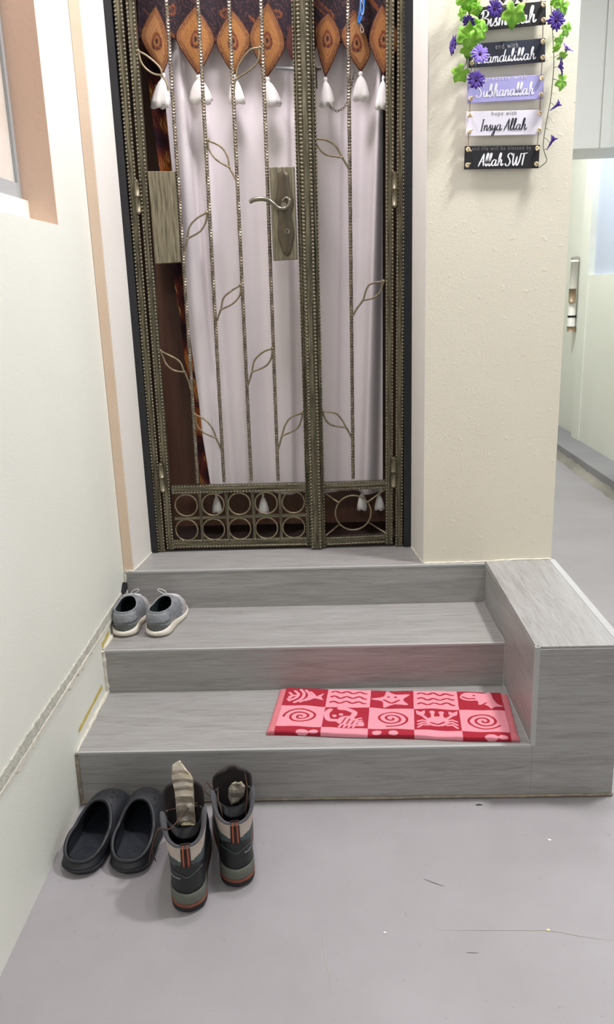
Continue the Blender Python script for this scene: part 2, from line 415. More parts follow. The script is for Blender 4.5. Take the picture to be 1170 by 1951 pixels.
# ================================================================== GATE
def gp(px, y=YG): return oy(px, y)
def extend(pb, pt, ztop, zbot):
    pb, pt = np.array(pb), np.array(pt); d = pt-pb
    return pb+d*(zbot-pb[2])/d[2], pb+d*(ztop-pb[2])/d[2]
def serr(p0, p1, w, d, y, pitch=.0112, material=None, name='stile', par=None, edge=True, br=None):
    """hammered flat bar from p0 to p1 (x, z) with a row of dents along both edges"""
    p0 = np.array(p0); p1 = np.array(p1); L = np.linalg.norm(p1-p0); t = (p1-p0)/L; nn = np.array([t[1], -t[0]])
    m = MB(); k = np.linspace(0, L, max(2, int(L/.1)))
    rows = []
    prof = [(-.5, d), (-.5, .0015), (-.36, 0), (-.3, .002), (-.12, .0008), (.12, .0008), (.3, .002), (.36, 0), (.5, .0015), (.5, d)]
    for s in k:
        c = p0+t*s
        rows.append([(c[0]+nn[0]*w*a, y+b, c[1]+nn[1]*w*a) for a, b in prof])
    m.grid(rows, smooth=False, flip=True, cv=True)
    o = m.build(name, material or M['metal'], par)
    if edge:
        br = br or pitch*.36
        bb = MB(); nb = int(L/pitch)
        for sgn in (-1, 1):
            for i in range(nb):
                c = p0+t*(i+.5)*pitch+nn*sgn*w*.40
                bb.ell((c[0], y+.0005, c[1]), (br if abs(t[0]) > .5 else w*.16+.0008, .0042, br if abs(t[1]) > .5 else w*.16+.0008), 7, 4)
        bb.build('dented_edge', M['bump'], o)
    return o
ZB, ZT = Z3+.008, 2.56
# black surround
sj = lambda x0, x1: MB().box((x0, 2.648, Z3), (x1, 2.93, 2.56))
S(sj(-.6235, -.598).build('door_jamb_left', M['black'], bevel=.002)); S(sj(.2570, .2838).build('door_jamb_right', M['black'], bevel=.002))
S(MB().box((-.6215, 2.672, Z3), (.282, 2.93, Z3+.012)).build('added_dark_slab', mat('landing_dark_tone', (46, 30, 26), .7)))  # added dark slab: darkens the lit landing behind the gate
gf = thing('gate_post', 'fixed bronze post with two hinges left of the wide gate leaf', 'gate post', (-.588, YG, Z3), group='gate posts')
gf2 = thing('gate_post', 'fixed bronze post with two hinges right of the narrow gate leaf', 'gate post', (.243, YG, Z3), group='gate posts')
serr((-.5885, Z3+.002), (-.579, ZT), .0245, .03, YG-.006, name='post_bar', par=gf)
serr((.2415, Z3+.002), (.2525, ZT), .0235, .03, YG-.006, name='post_bar', par=gf2)
def hinge(a, b, par):
    a = gp(a, YG-.012); b = gp(b, YG-.012); m = MB()
    mid = (a+b)/2; z0, z1 = min(a[2], b[2]), max(a[2], b[2]); zm = (z0+z1)/2; x = mid[0]
    m.tube([(x, YG-.012, z0), (x, YG-.012, zm-.001)], .0085, 10); m.tube([(x, YG-.012, zm+.001), (x, YG-.012, z1)], .0085, 10)
    m.tube([(x, YG-.012, z0-.005), (x, YG-.012, z0)], .005, 8); m.tube([(x, YG-.012, z1), (x, YG-.012, z1+.005)], .005, 8)
    m.build('hinge', M['plate'], par)
hinge((262, 405), (262, 345), gf); hinge((308, 935), (308, 885), gf); hinge((752, 392), (752, 330), gf2); hinge((750, 926), (750, 873), gf2)

def twisted(pb, pt, par, w=.0062):
    a, b = extend(pb, pt, ZT, .668); n = 420; L = b[2]-a[2]
    t = np.linspace(0, 1, n)[:, None]; pts = a+(b-a)*t
    m = MB(); m.tube(pts, w, 4, twist=2*PI/(.034/(L/n)), square=True)
    return m.build('twisted_bar', M['bar'], par)
def ornament(tip, up, low, node, stem, par, y=YG-.002):
    """leaf loop of bent wire: two curves from tip to node, then a stem to the bar"""
    T = lambda q: oy(q, y)
    m = MB()
    m.tube(cat_rom([T(tip)]+[T(q) for q in up]+[T(node)], 8), .0030, 7)
    m.tube(cat_rom([T(tip)]+[T(q) for q in low]+[T(node)], 8), .0030, 7)
    m.tube(cat_rom([T(node)]+[T(q) for q in stem], 6), .0033, 7)
    m.ell(T(tip), (.006, .005, .006), 7, 5)
    return m.build('leaf_scroll', M['wire'], par)

gl = thing('gate_leaf', 'wide left gate leaf with four twisted bars and a lever handle', 'gate', (-.30, YG, Z3), group='gate leaves')
serr((-.5570, ZB), (-.5425, ZT), .0235, .028, YG-.004, par=gl)
serr((-.0705, ZB), (-.0615, ZT), .0155, .028, YG-.004, par=gl)
LB = [((377, 920), (317, 0)), ((427, 920), (377, 0)), ((479, 918), (436, 0)), ((530, 916), (497, 0))]
for q, p in LB: twisted(gp(q), gp(p), gl)
def rail(a, b, h, par, y=YG-.003):
    pa, pb = gp(a), gp(b)
    return serr((pa[0], pa[2]), (pb[0], pb[2]), h, .026, y, pitch=.0105, material=M['metalx'], name='rail', par=par)
rail((327, 934), (586, 928), .026, gl); rail((330, 1037), (588, 1031), .028, gl)
# panel of rings
cx = [355, 406, 456, 507, 559]
for r_, (ya, yb) in enumerate(((963, 957), (1010, 1005))):
    for k, x in enumerate(cx):
        c = gp((x-(0 if r_ == 0 else -1), ya+(yb-ya)*k/4)); a = np.arange(28)/28*2*PI
        m = MB(); m.tube(np.stack([c[0]+.0385*np.cos(a), np.full(28, YG), c[2]+.0385*np.sin(a)], 1), .0030, 7, closed=True)
        m.build('ring', M['wire'], gl)
for k in range(4):
    x = (cx[k]+cx[k+1])/2; a = gp((x, 940)); b = gp((x+1.5, 1032))
    MB().box((a[0]-.0048, YG-.0032, b[2]), (a[0]+.0048, YG+.01, a[2])).build('divider', M['metal'], gl)
a = gp((333, 988)); b = gp((585, 981))
MB().hexa([(a[0], YG-.0026, a[2]-.0048), (b[0], YG-.0026, b[2]-.0048), (b[0], YG+.01, b[2]-.0048), (a[0], YG+.01, a[2]-.0048),
           (a[0], YG-.0026, a[2]+.0048), (b[0], YG-.0026, b[2]+.0048), (b[0], YG+.01, b[2]+.0048), (a[0], YG+.01, a[2]+.0048)]).build('divider', M['metalx'], gl)
# plates
def hplate(name, pts, par, mt, y0, y1):
    q = [gp(p) for p in pts]
    poly = [(v[0], v[2]) for v in q]
    return MB().prism(poly, y0, y1, axis=1).build(name, mt, par, bevel=.002)
hplate('blank_plate', [(283, 327), (297, 503), (346, 500), (335, 327)], gl, M['plate'], YG-.012, YG+.016)
lk = hplate('lock_box', [(513, 319), (521, 497), (567, 494), (561, 318)], gl, M['plate'], YG-.012, YG+.03)
lk['label'] = 'lock box with ornate handle plate'
# ornate handle plate
prof = [(330, 9), (338, 10), (350, 10.5), (362, 12), (373, 15), (383, 17), (392, 16), (402, 12.5), (414, 11.5), (426, 13.5), (440, 15.5), (452, 15), (462, 12), (471, 10), (478, 8.5), (484, 6)]
sc = .00170
cz0 = gp((541, 330)); 
m = MB(); rows = []
mid = lambda yy: 539.5+(yy-330)*.047
for yy, hw in [(327, 3)]+prof+[(487, 2)]:
    c = gp((mid(yy), yy), YG-.016); w = hw*sc
    rows.append([(c[0]+w*a, YG-.012-b, c[2]) for a, b in [(-1, 0), (-1, .005), (-.86, .008), (-.7, .0085), (-.5, .012), (0, .0145), (.5, .012), (.7, .0085), (.86, .008), (1, .005), (1, 0)]])
m.grid(rows, flip=False); es = m.build('handle_plate', M['escut'], lk); es.data.flip_normals()
c = gp((547, 441), YG-.022)
m = MB(); m.tube([(c[0], YG-.022, c[2]), (c[0], YG-.0275, c[2])], .0085, 16); m.build('keyhole_collar', M['plate'], lk)
m = MB(); m.ell((c[0], YG-.0275, c[2]+.002), (.0024, .0012, .0026)); m.box((c[0]-.0011, YG-.0286, c[2]-.006), (c[0]+.0011, YG-.0268, c[2]+.001)); m.build('keyhole', M['dark'], lk)
lv = [(475, 386), (483, 381), (497, 379), (510, 381), (520, 388), (530, 396), (541, 397.5), (549, 392), (552, 383), (548, 377.5), (542, 378), (539, 382)]
ys = [-.058, -.058, -.057, -.055, -.052, -.047, -.042, -.040, -.038, -.037, -.036, -.036]
pts = cat_rom([gp(q, YG+y) for q, y in zip(lv, ys)], 6)
rr = np.interp(np.linspace(0, 1, len(pts)), [0, .05, .35, .6, .8, 1], [.005, .0068, .0068, .0055, .004, .003])
m = MB(); m.tube(pts, rr, 10); q = gp((541, 391), YG-.03); m.tube([(q[0], YG-.012, q[2]), (q[0], YG-.042, q[2])], .008, 12)
m.build('lever', M['lever'], lk)
# leaf scrolls of the wide leaf
ORN = [
 ((263, 97), [(281, 107), (304, 128)], [(271, 122), (289, 139)], (309, 144), [(317, 157), (321, 173)]),
 ((495, 91), [(477, 95), (461, 114), (452, 132)], [(491, 117), (474, 135)], (450, 150), [(447, 160), (446, 173)]),
 ((396, 267), [(420, 279), (433, 297)], [(398, 284), (412, 304)], (437, 319), [(449, 341), (452, 352)]),
 ((394, 405), [(374, 417), (361, 433)], [(393, 420), (382, 440)], (357, 455), [(354, 469), (352, 482)]),
 ((459, 543), [(441, 554), (426, 568)], [(457, 562), (444, 578)], (421, 590), [(417, 600), (414, 612)]),
 ((519, 664), [(501, 671), (485, 687)], [(516, 684), (505, 698)], (480, 709), [(475, 726), (472, 735)]),
 ((306, 669), [(340, 687), (350, 706)], [(317, 694), (332, 706)], (352, 709), [(360, 728), (363, 741)]),
 ((371, 790), [(391, 800), (405, 817)], [(376, 811), (388, 824)], (412, 835), [(420, 853), (423, 862)]),
 ((576, 787), [(556, 794), (544, 809)], [(573, 803), (565, 817)], (537, 831), [(532, 849), (529, 858)]),
]
for args in ORN: ornament(*args, gl)
# bolt behind the centre stile
a = gp((527, 131), YG+.045); b = gp((606, 133), YG+.045)
m = MB(); m.tube([a, b], .006, 10); m.build('bolt', M['chrome'], gl)
a = gp((601, 128), YG+.04); b = gp((613, 168), YG+.04)
MB().box((a[0], YG+.035, b[2]), (a[0]+.005, YG+.05, a[2])).box((a[0], YG+.035, a[2]-.008), (b[0], YG+.05, a[2])).build('bolt_bracket', M['escut'], gl, bevel=.002)

gr = thing('gate_leaf', 'narrow right gate leaf with one twisted bar above a ringed sun panel', 'gate', (.10, YG, Z3), group='gate leaves')
cv = serr((-.0445, ZB-.004), (-.0385, ZT), .034, .03, YG-.020, par=gr, name='cover_strip')
serr((-.0225, ZB-.004), (-.0140, ZT), .0165, .03, YG-.010, par=gr)
serr((.2080, ZB), (.2190, ZT), .0225, .028, YG-.004, par=gr)
twisted(gp((673, 915)), gp((663, 0)), gr)
rail((612, 928), (744, 923), .026, gr); rail((614, 1032), (742, 1026), .028, gr)
ORN2 = [
 ((600, 264), [(622, 267), (640, 279)], [(605, 278), (620, 294)], (652, 300), [(664, 321), (667, 334)]),
 ((731, 536), [(712, 539), (700, 547)], [(725, 555), (712, 567)], (692, 572), [(680, 588), (672, 602)]),
 ((614, 784), [(638, 787), (650, 798)], [(621, 800), (632, 810)], (660, 815), [(669, 832), (673, 844)]),
]
for args in ORN2: ornament(*args, gr)
c = gp((673, 977)); a = np.arange(40)/40*2*PI
m = MB(); m.tube(np.stack([c[0]+.0615*np.cos(a), np.full(40, YG), c[2]+.0615*np.sin(a)], 1), .0030, 7, closed=True); m.build('sun_ring', M['wire'], gr)
for q in ((617, 938), (737, 930), (618, 1023), (737, 1017)):
    e = gp(q); d = e-c; s = c+d/np.linalg.norm(d)*.0615
    MB().tube([s, e], .0029, 7).build('sun_ray', M['wire'], gr)
# chain hanging behind the narrow leaf
ch = cat_rom([gp(q, YG+.02) for q in [(624, 196), (632, 206), (643, 211), (655, 205), (663, 192), (669, 165), (678, 130)]], 6)
m = MB(); d = np.cumsum(np.r_[0, np.linalg.norm(np.diff(ch, axis=0), axis=1)]); k = int(d[-1]/.0085)
for i in range(k):
    s = (i+.5)*.0085; p = np.array([np.interp(s, d, ch[:, j]) for j in range(3)]); p2 = np.array([np.interp(min(s+.004, d[-1]), d, ch[:, j]) for j in range(3)])
    t = p2-p; t /= np.linalg.norm(t)+1e-9; n1 = np.array([0, 1.0, 0]); n1 -= t*np.dot(n1, t); n1 /= np.linalg.norm(n1); n2 = np.cross(t, n1)
    w = n2 if i % 2 == 0 else (n1*.8+n2*.6)
    a = np.arange(10)/10*2*PI
    m.tube(p+np.cos(a)[:, None]*t*.0062+np.sin(a)[:, None]*w*.0036, .0012, 5, closed=True)
m.build('chain', M['bar'], gr)

# ================================================================== BEHIND THE GATE
S(MB().box((-.64, 2.93, Z3), (.30, 2.97, 2.6)).build('door_1', M['door']))
# white curtain
YC = 2.80
def curtain():
    nv, nu = 110, 300
    lefty = [(-260, 300), (0, 308), (215, 317), (330, 329), (505, 350), (600, 357), (700, 372), (760, 381), (830, 389), (870, 396), (937, 406)]
    ly = [a for a, b in lefty]; lx = [b for a, b in lefty]
    folds = [(330, 396, 14, .020), (352, 424, 10, -.014), (372, 446, 10, .016), (392, 470, 22, -.008), (430, 488, 14, .014), (470, 520, 12, -.010), (500, 545, 16, .010),
             (545, 575, 9, -.016), (575, 600, 14, .012), (622, 622, 16, .004), (650, 655, 20, -.008), (692, 676, 10, -.012), (722, 700, 13, .022), (738, 722, 8, -.012)]
    P = []
    for j in range(nv):
        y = -260+(937+260)*j/(nv-1); t = (y+260)/(937+260)
        x0 = np.interp(y, ly, lx); x1 = 729
        row = []
        for i in range(nu):
            s = i/(nu-1); x = x0+(x1-x0)*s
            dep = 0
            for (xt, xb, w, amp) in folds:
                xc = xt+(xb-xt)*max(t-.2, 0)/.8; dep += 1.7*amp*(.55+.45*t)*math.exp(-((x-xc)/w)**2)
            dep *= .55
            for (xt, xb, w, amp, dr) in ((336, 428, 30, .040, -1), (438, 477, 20, .030, 1), (548, 562, 42, .026, -1), (724, 688, 40, .045, 1), (655, 642, 30, .014, -1), (392, 410, 26, .014, 1)):
                q = (x-(xt+(xb-xt)*max(t-.2, 0)/.8))*dr
                dep += amp*(.5+.5*t)/(1+math.exp(-max(-40, min(40, q/1.6))))*math.exp(-max(q, 0)/w)
            dep += .003*math.sin(x*.09+y*.004)
            yy = y - (0 if j < nv-1 else 2*math.sin(x*.03))
            row.append(oy((x, yy), YC)+np.array([0, -dep, 0]))
        P.append(row)
    return P
cu = MB().grid(curtain()).build('door_curtain', M['curtain'], solid=.0015)
tag(cu, 'plain white curtain hanging in folds behind the gate', 'curtain')
def tassel(top, L, w, lean=0.0):
    m = MB(); N = 22; rows = []
    ph = rng.random()*6
    for t, r in [(0, .12), (.03, .2), (.07, .26), (.11, .26), (.15, .18), (.18, .2), (.26, .42), (.4, .62), (.6, .8), (.8, .94), (.97, 1.0), (1.0, .8), (1.0, 0)]:
        row = []
        for i in range(N):
            a = 2*PI*i/N; rr = r*w/2*(1+(.13*math.sin(a*9+ph)+.06*math.sin(a*5+2*ph))*min(1, max(0, t-.16)*3))
            dz = (.05*L*math.sin(a*4+ph) if t >= .97 and r > .1 else 0)
            row.append((top[0]+lean*t*L+rr*math.cos(a), top[1]+rr*.7*math.sin(a), top[2]-t*L+dz))
        rows.append(row)
    m.grid(rows, cv=True); return m
def px_tassel(top, bottom, w, y, par, lean=0.0):
    a = oy(top, y); b = oy(bottom, y); L = a[2]-b[2]; k = .0017*y/2.66
    return tassel(a, L, w*k, lean).build('tassel', M['tassel'], par)
for (tp, bt, w) in [((412, 941), (414, 976), 20), ((501, 941), (501, 978), 22), ((690, 933), (689, 971), 21), ((723, 937), (724, 971), 21)]:
    px_tassel(tp, bt, w, YC+.002, cu)
    m = MB(); a = oy(tp, YC+.002); m.tube([a+np.array([0, 0, -.003]), a+np.array([0, 0, .012])], .0015, 6); m.build('tassel_cord', M['tassel'], cu)
# batik colours
DK = np.array(lin((40, 18, 26))[:3]); RB = np.array(lin((104, 44, 28))[:3]); OR = np.array(lin((160, 88, 36))[:3]); GD = np.array(lin((196, 144, 78))[:3]); BK = np.array(lin((22, 12, 14))[:3])
def mixc(a, b, t): t = np.clip(np.asarray(t), 0, 1)[..., None]; return a*(1-t)+b*t
def poly_dist(P, poly):
    d = np.full(P.shape[:-1], 1e9)
    for i in range(len(poly)):
        a = np.array(poly[i], float); b = np.array(poly[(i+1) % len(poly)], float); ab = b-a
        t = np.clip(((P-a)@ab)/(ab@ab+1e-12), 0, 1); q = a+t[..., None]*ab
        d = np.minimum(d, np.linalg.norm(P-q, axis=-1))
    return d
def inside(P, poly):
    x, y = P[..., 0], P[..., 1]; c = np.zeros(x.shape, bool)
    for i in range(len(poly)):
        (x1, y1), (x2, y2) = poly[i], poly[i-1]
        k = ((y1 > y) != (y2 > y)); c ^= k & (x < (x2-x1)*(y-y1)/((y2-y1) if y2 != y1 else 1e-9)+x1)
    return c
def line_dist(P, pts):
    d = np.full(P.shape[:-1], 1e9)
    for a, b in zip(pts[:-1], pts[1:]):
        a = np.array(a, float); b = np.array(b, float); ab = b-a
        t = np.clip(((P-a)@ab)/(ab@ab+1e-12), 0, 1); d = np.minimum(d, np.linalg.norm(P-(a+t[..., None]*ab), axis=-1))
    return d
# batik side cloth
def batik_field(X, Y):
    """paisley-like swirls in cloth coordinates (metres)"""
    u = X*34+8; v = Y*30
    r = np.sin(u+1.3*np.sin(v*.7))*np.sin(v+1.2*np.sin(u*.8+1))
    ln = np.abs(((r*3.2) % 1)-.5)
    c = mixc(DK, RB, (r+.6))
    c = mixc(c, OR, np.clip((r-.1)*2.2, 0, 1)*(ln > .2))
    c = mixc(c, GD, ((ln < .09) & (r > -.1))*.8)
    c = mixc(c, BK, ((ln > .42))*.7)
    return c
lefty = [(-260, 262), (60, 272), (240, 291), (320, 303), (503, 325), (600, 342), (680, 351), (780, 366), (937, 384)]
P = []; C = []
for y in np.linspace(-260, 937, 170):
    x0 = np.interp(y, [a for a, b in lefty], [b for a, b in lefty]); row = []
    for s in np.linspace(0, 1, 60):
        p = oy((x0+72*s, y), YC+.045); p[1] += .008*math.sin(s*9+y*.004); row.append(p)
    P.append(row)
P = np.array(P); sh = P[:, :, 0]-P[:, :1, 0]
bt = MB().grid(P, col=np.clip(batik_field(sh, P[:, :, 2])*2.6, 0, 1)).build('batik_drape', M['batik'], solid=.001)
tag(bt, 'brown and orange batik cloth strip hanging left of the white curtain', 'curtain')
# valance with pointed pendants
YV = 2.735
va = thing('valance', 'dark batik valance with pointed golden pendants above the white curtain', 'valance', oy((500, -40), YV+.012))
xs = np.linspace(262, 745, 240); ysl = np.linspace(-280, 78, 120)
P = np.array([[oy((x, y+4*math.sin(x*.11)), YV+.014)+np.array([0, .004*math.sin(x*.08), 0]) for x in xs] for y in ysl])
u = P[:, :, 0]*60; v = P[:, :, 2]*60
r = np.sin(u*.7+1.5*np.sin(v*.5))*np.sin(v*.8+1.4*np.sin(u*.6)); ln = np.abs((r*2.6 % 1)-.5)
bc = mixc(np.array(lin((46, 22, 38))[:3]), np.array(lin((30, 12, 20))[:3]), ln*2)
bc = mixc(bc, np.array(lin((120, 70, 60))[:3]), ((ln < .07))*.6); bc = mixc(bc, OR, ((r > .72) & (ln > .2))*.9)
MB().grid(P, col=bc*.55).build('band', M['batik'], va, solid=.001)
PEND = [ # top, left, tip, right, bright, tassel (bottom, width, lean)
 ((297, 10), (269, 72), (311, 141), (324, 92), 1.0, (306, 204, 34)),
 ((372, 12), (335, 71), (378, 144), (409, 77), .8, (384, 197, 38)),
 ((443, 20), (412, 80), (446, 144), (478, 76), .9, (452, 197, 30)),
 ((511, 4), (475, 72), (509, 148), (543, 86), .85, (519, 202, 32)),
 ((577, 6), (545, 84), (577, 150), (604, 80), .2, None),
 ((626, 25), (600, 60), (620, 148), (649, 74), .6, (623, 203, 27)),
 ((678, 22), (650, 70), (687, 138), (705, 100), .9, (690, 191, 30)),
 ((728, 8), (703, 76), (731, 145), (760, 76), .55, (726, 207, 22)),
]
for k, (tp, lf, ti, rt, br, ts) in enumerate(PEND):
    tp, lf, ti, rt = [np.array(q, float) for q in (tp, lf, ti, rt)]
    def side(a, b, c, n=14, bulge=4, sg=1):
        m1 = (a+b)/2+np.array([sg*bulge, -2]); m2 = (b+c)/2+np.array([sg*bulge*.6, 2])
        return cat_rom([a, m1, b, m2, c], n)
    Lc = side(tp, lf, ti, sg=-1); Rc = side(tp, rt, ti, sg=1)
    nu = 44; G = np.array([[Lc[i]+(Rc[i]-Lc[i])*s for s in np.linspace(0, 1, nu)] for i in range(len(Lc))])
    poly = [tuple(p) for p in Lc]+[tuple(p) for p in Rc[::-1][1:-1]]
    d = poly_dist(G, poly)
    cen = (lf+rt)/2*.6+(tp+ti)/2*.4
    D = np.linalg.norm((G-cen)/np.array([1, 1.6]), axis=-1)
    ang = np.arctan2(G[..., 1]-cen[1], G[..., 0]-cen[0])
    gold = mixc(OR, GD, np.full(D.shape, .25+.5*br))
    if br < .4: gold = mixc(RB, DK, np.full(D.shape, .35))
    yy_ = (G[..., 1]-cen[1]); xx_ = G[..., 0]-cen[0]
    c = gold*(1-.45*(np.abs(np.sin(np.abs(xx_)*.55+yy_*.42+2*np.sin(yy_*.12))) < .3))[..., None]
    c = c*(.75+.35*np.clip(d/14, 0, 1))[..., None]
    c = mixc(c, RB*.7, (d < 2.2)*.95); c = mixc(c, RB, (np.abs(d-4.8) < .9)*.75); c = mixc(c, RB, (np.abs(d-8) < .8)*.6)
    tear = np.sqrt((xx_/(1-.022*np.clip(yy_, -25, 18)*-1))**2+(yy_/1.9)**2)
    c = mixc(c, np.array(lin((128, 58, 30))[:3]), (tear < 9.5)*.9)
    c = mixc(c, BK, ((tear > 7.2) & (tear < 9.2) & (np.sin(ang*10) > -.2) & (yy_ > -4))*.9)
    c = mixc(c, GD, ((tear > 3.6) & (tear < 5.0))*.9); c = mixc(c, BK, (tear < 2.6)*.85)
    if k in (0, 6):
        c = mixc(c, np.array(lin((200, 150, 110))[:3]), ((d > 9) & (tear > 11) & (np.sin(xx_*.9)*np.sin(yy_*.5) > -.1))*.55)
    c = c*np.array([.62, .58, .55])
    W = np.array([[oy(g, YV-.004*(k % 2)) for g in row] for row in G])
    W[..., 1] += (.006*np.cos(np.linspace(-1.3, 1.3, nu)))[None, :]*-1
    pe = MB().grid(W, col=c, flip=False).build('pendant', M['batik'], va, solid=.0015)
    if ts:
        a = oy(ti+np.array([0, -2]), YV-.006); b = oy((ti[0], ts[1]), YV-.006); L = a[2]-b[2]
        e = oy((ts[0], ts[1]), YV-.006); tassel(a, L, ts[2]*.00172, (e[0]-a[0])/L).build('tassel', M['tassel'], pe)
# blue strap hanging near the valance
pts = cat_rom([oy(q, YV-.03) for q in [(690, -60), (694, -20), (693, 14), (688, 36), (683, 44), (684, 34), (687, 10), (688, -20), (688, -60)]], 8)
m = MB(); m.tube(pts, .0034, 8)
bs = thing('key_strap', 'blue strap with small wire clip dangling before the batik pendants', 'strap', oy((690, -60), YV-.03))
m.build('strap_loop', M['bluestrap'], bs)
m = MB(); m.tube(cat_rom([oy(q, YV-.034) for q in [(689, 0), (693, 12), (693, 24), (690, 28), (688, 22), (688, 6)]], 6, True), .0012, 6, closed=True)
m.tube(cat_rom([oy(q, YV-.03) for q in [(684, 43), (690, 50), (693, 58), (690, 62), (687, 58), (688, 50)]], 6), .0011, 6); m.build('wire_clip', M['chrome'], bs)

# ================================================================== HANGING SIGN
YS = 2.4605
GL = {
 'a': ([[(.78, .85), (.45, 1.0), (.15, .7), (.12, .28), (.35, .02), (.62, .25), (.78, .8)], [(.8, .98), (.73, .4), (.82, .06), (1.0, .12), (1.15, .38)]], 1.05),
 'h': ([[(0, .15), (.35, 1.0), (.5, 1.8), (.38, 2.05), (.25, 1.7), (.19, .8), (.15, 0)], [(.17, .4), (.45, .97), (.68, .9), (.66, .4), (.75, .05), (.95, .15), (1.05, .38)]], .98),
 'l': ([[(0, .2), (.3, 1.0), (.45, 1.8), (.33, 2.05), (.21, 1.7), (.16, .7), (.22, .08), (.4, .06), (.6, .38)]], .58),
 'i': ([[(.0, .38), (.12, .7), (.2, .98)], [(.2, .98), (.16, .35), (.25, .04), (.42, .12), (.55, .38)], [(.24, 1.36), (.25, 1.46)]], .52),
 'm': ([[(.1, .98), (.1, .5), (.08, 0)], [(.1, .5), (.33, .97), (.5, .8), (.48, 0)], [(.49, .5), (.73, .97), (.9, .8), (.88, .25), (.98, .04), (1.2, .36)]], 1.16),
 'n': ([[(.1, .98), (.1, .5), (.08, 0)], [(.1, .5), (.38, .97), (.58, .8), (.56, .25), (.66, .04), (.88, .36)]], .86),
 's': ([[(0, .3), (.35, .8), (.45, 1.05)], [(.45, 1.05), (.25, .85), (.38, .55), (.5, .3), (.38, .03), (.1, .1)], [(.3, .02), (.55, .1), (.7, .35)]], .68),
 'd': ([[(.78, .85), (.45, 1.0), (.15, .7), (.12, .28), (.35, .02), (.62, .25), (.78, .8)], [(.98, 2.0), (.84, 1.2), (.76, .35), (.86, .05), (1.1, .36)]], 1.06),
 'u': ([[(.1, .98), (.08, .35), (.25, .03), (.5, .25), (.66, .98)], [(.68, .98), (.64, .35), (.73, .05), (.95, .36)]], .9),
 'b': ([[(0, .15), (.35, 1.1), (.45, 1.85), (.32, 2.05), (.21, 1.6), (.15, .4), (.3, .02), (.6, .2), (.65, .7), (.45, .95), (.25, .7)], [(.6, .6), (.75, .5), (.9, .6)]], .84),
 'y': ([[(.1, .98), (.08, .5), (.25, .15), (.5, .4), (.66, .98)], [(.7, .98), (.62, .1), (.5, -.7), (.3, -.95), (.17, -.7), (.4, -.2), (.8, .2), (.95, .36)]], .86),
 'B': ([[(.3, 1.9), (.2, 1.0), (.12, -.05)], [(-.05, 1.55), (.3, 1.98), (.8, 1.9), (.85, 1.4), (.38, 1.05)], [(.38, 1.05), (.98, .85), (.92, .2), (.5, -.1), (.1, .1)]], 1.15),
 'S': ([[(1.0, 1.6), (.8, 1.97), (.4, 1.9), (.25, 1.5), (.55, 1.1), (.75, .55), (.5, .03), (.1, .05), (-.05, .4)]], 1.12),
 'I': ([[(.3, 1.95), (.2, 1.0), (.1, 0)], [(.1, 1.8), (.3, 1.95), (.5, 1.9)], [(-.1, .08), (.1, 0), (.3, .1)]], .55),
 'A': ([[(0, -.05), (.4, 1.0), (.75, 1.98)], [(.75, 1.98), (.8, .9), (.9, 0)], [(.05, .55), (.5, .75), (1.0, .72)]], 1.1),
 'W': ([[(.1, 1.95), (.12, .6), (.33, .03), (.6, .6), (.75, 1.5)], [(.75, 1.5), (.76, .4), (.97, .03), (1.25, .8), (1.38, 1.98)]], 1.42),
 'T': ([[(-.05, 1.8), (.5, 1.92), (1.15, 1.98)], [(.55, 1.92), (.46, 1.0), (.42, 0)]], .95),
 ' ': ([], .5),
}
def script(text, x0, x1, xh, thick=.19, slant=.12):
    """brush lettering between local x0..x1 on baseline 0; returns ribbon mesh data in (x, z)"""
    w = sum(GL[c][1] for c in text); sx = (x1-x0)/w; out = []
    cx_ = 0
    for ch_ in text:
        for stq in GL[ch_][0]:
            p = cat_rom(stq, 8) if len(stq) > 2 else np.linspace(stq[0], stq[1], 4)
            p = p.copy(); p[:, 0] += cx_+slant*p[:, 1]
            q = np.stack([x0+p[:, 0]*sx, p[:, 1]*xh], 1)
            T = np.gradient(q, axis=0); T /= np.linalg.norm(T, axis=1)[:, None]+1e-12
            N = np.stack([-T[:, 1], T[:, 0]], 1)
            wd = thick*xh*(.42+.58*np.clip(np.abs(T[:, 1]), 0, 1)**1.5)
            e = np.minimum(np.arange(len(q)), np.arange(len(q))[::-1])/3; wd *= .6+.4*np.clip(e, 0, 1)
            out.append((q+N*wd[:, None]*.9, q-N*wd[:, None]*.9))
        cx_ += GL[ch_][1]
    return out
def font_mesh(text):
    cu_ = bpy.data.curves.new('caption', 'FONT'); cu_.body = text; cu_.size = 1; cu_.space_character = 1.25; cu_.resolution_u = 3
    ob = bpy.data.objects.new('caption_source', cu_); COL.objects.link(ob)
    dg = bpy.context.evaluated_depsgraph_get(); dg.update()
    me = ob.evaluated_get(dg).to_mesh()
    V = np.array([v.co[:2] for v in me.vertices]); F = [tuple(p.vertices) for p in me.polygons]
    bpy.data.objects.remove(ob); bpy.data.curves.remove(cu_)
    V -= V.min(0); return V, F
hs = thing('hanging_sign', 'five lettered boards strung on cords down the cream pillar', 'sign', oy((965, 0), YS))
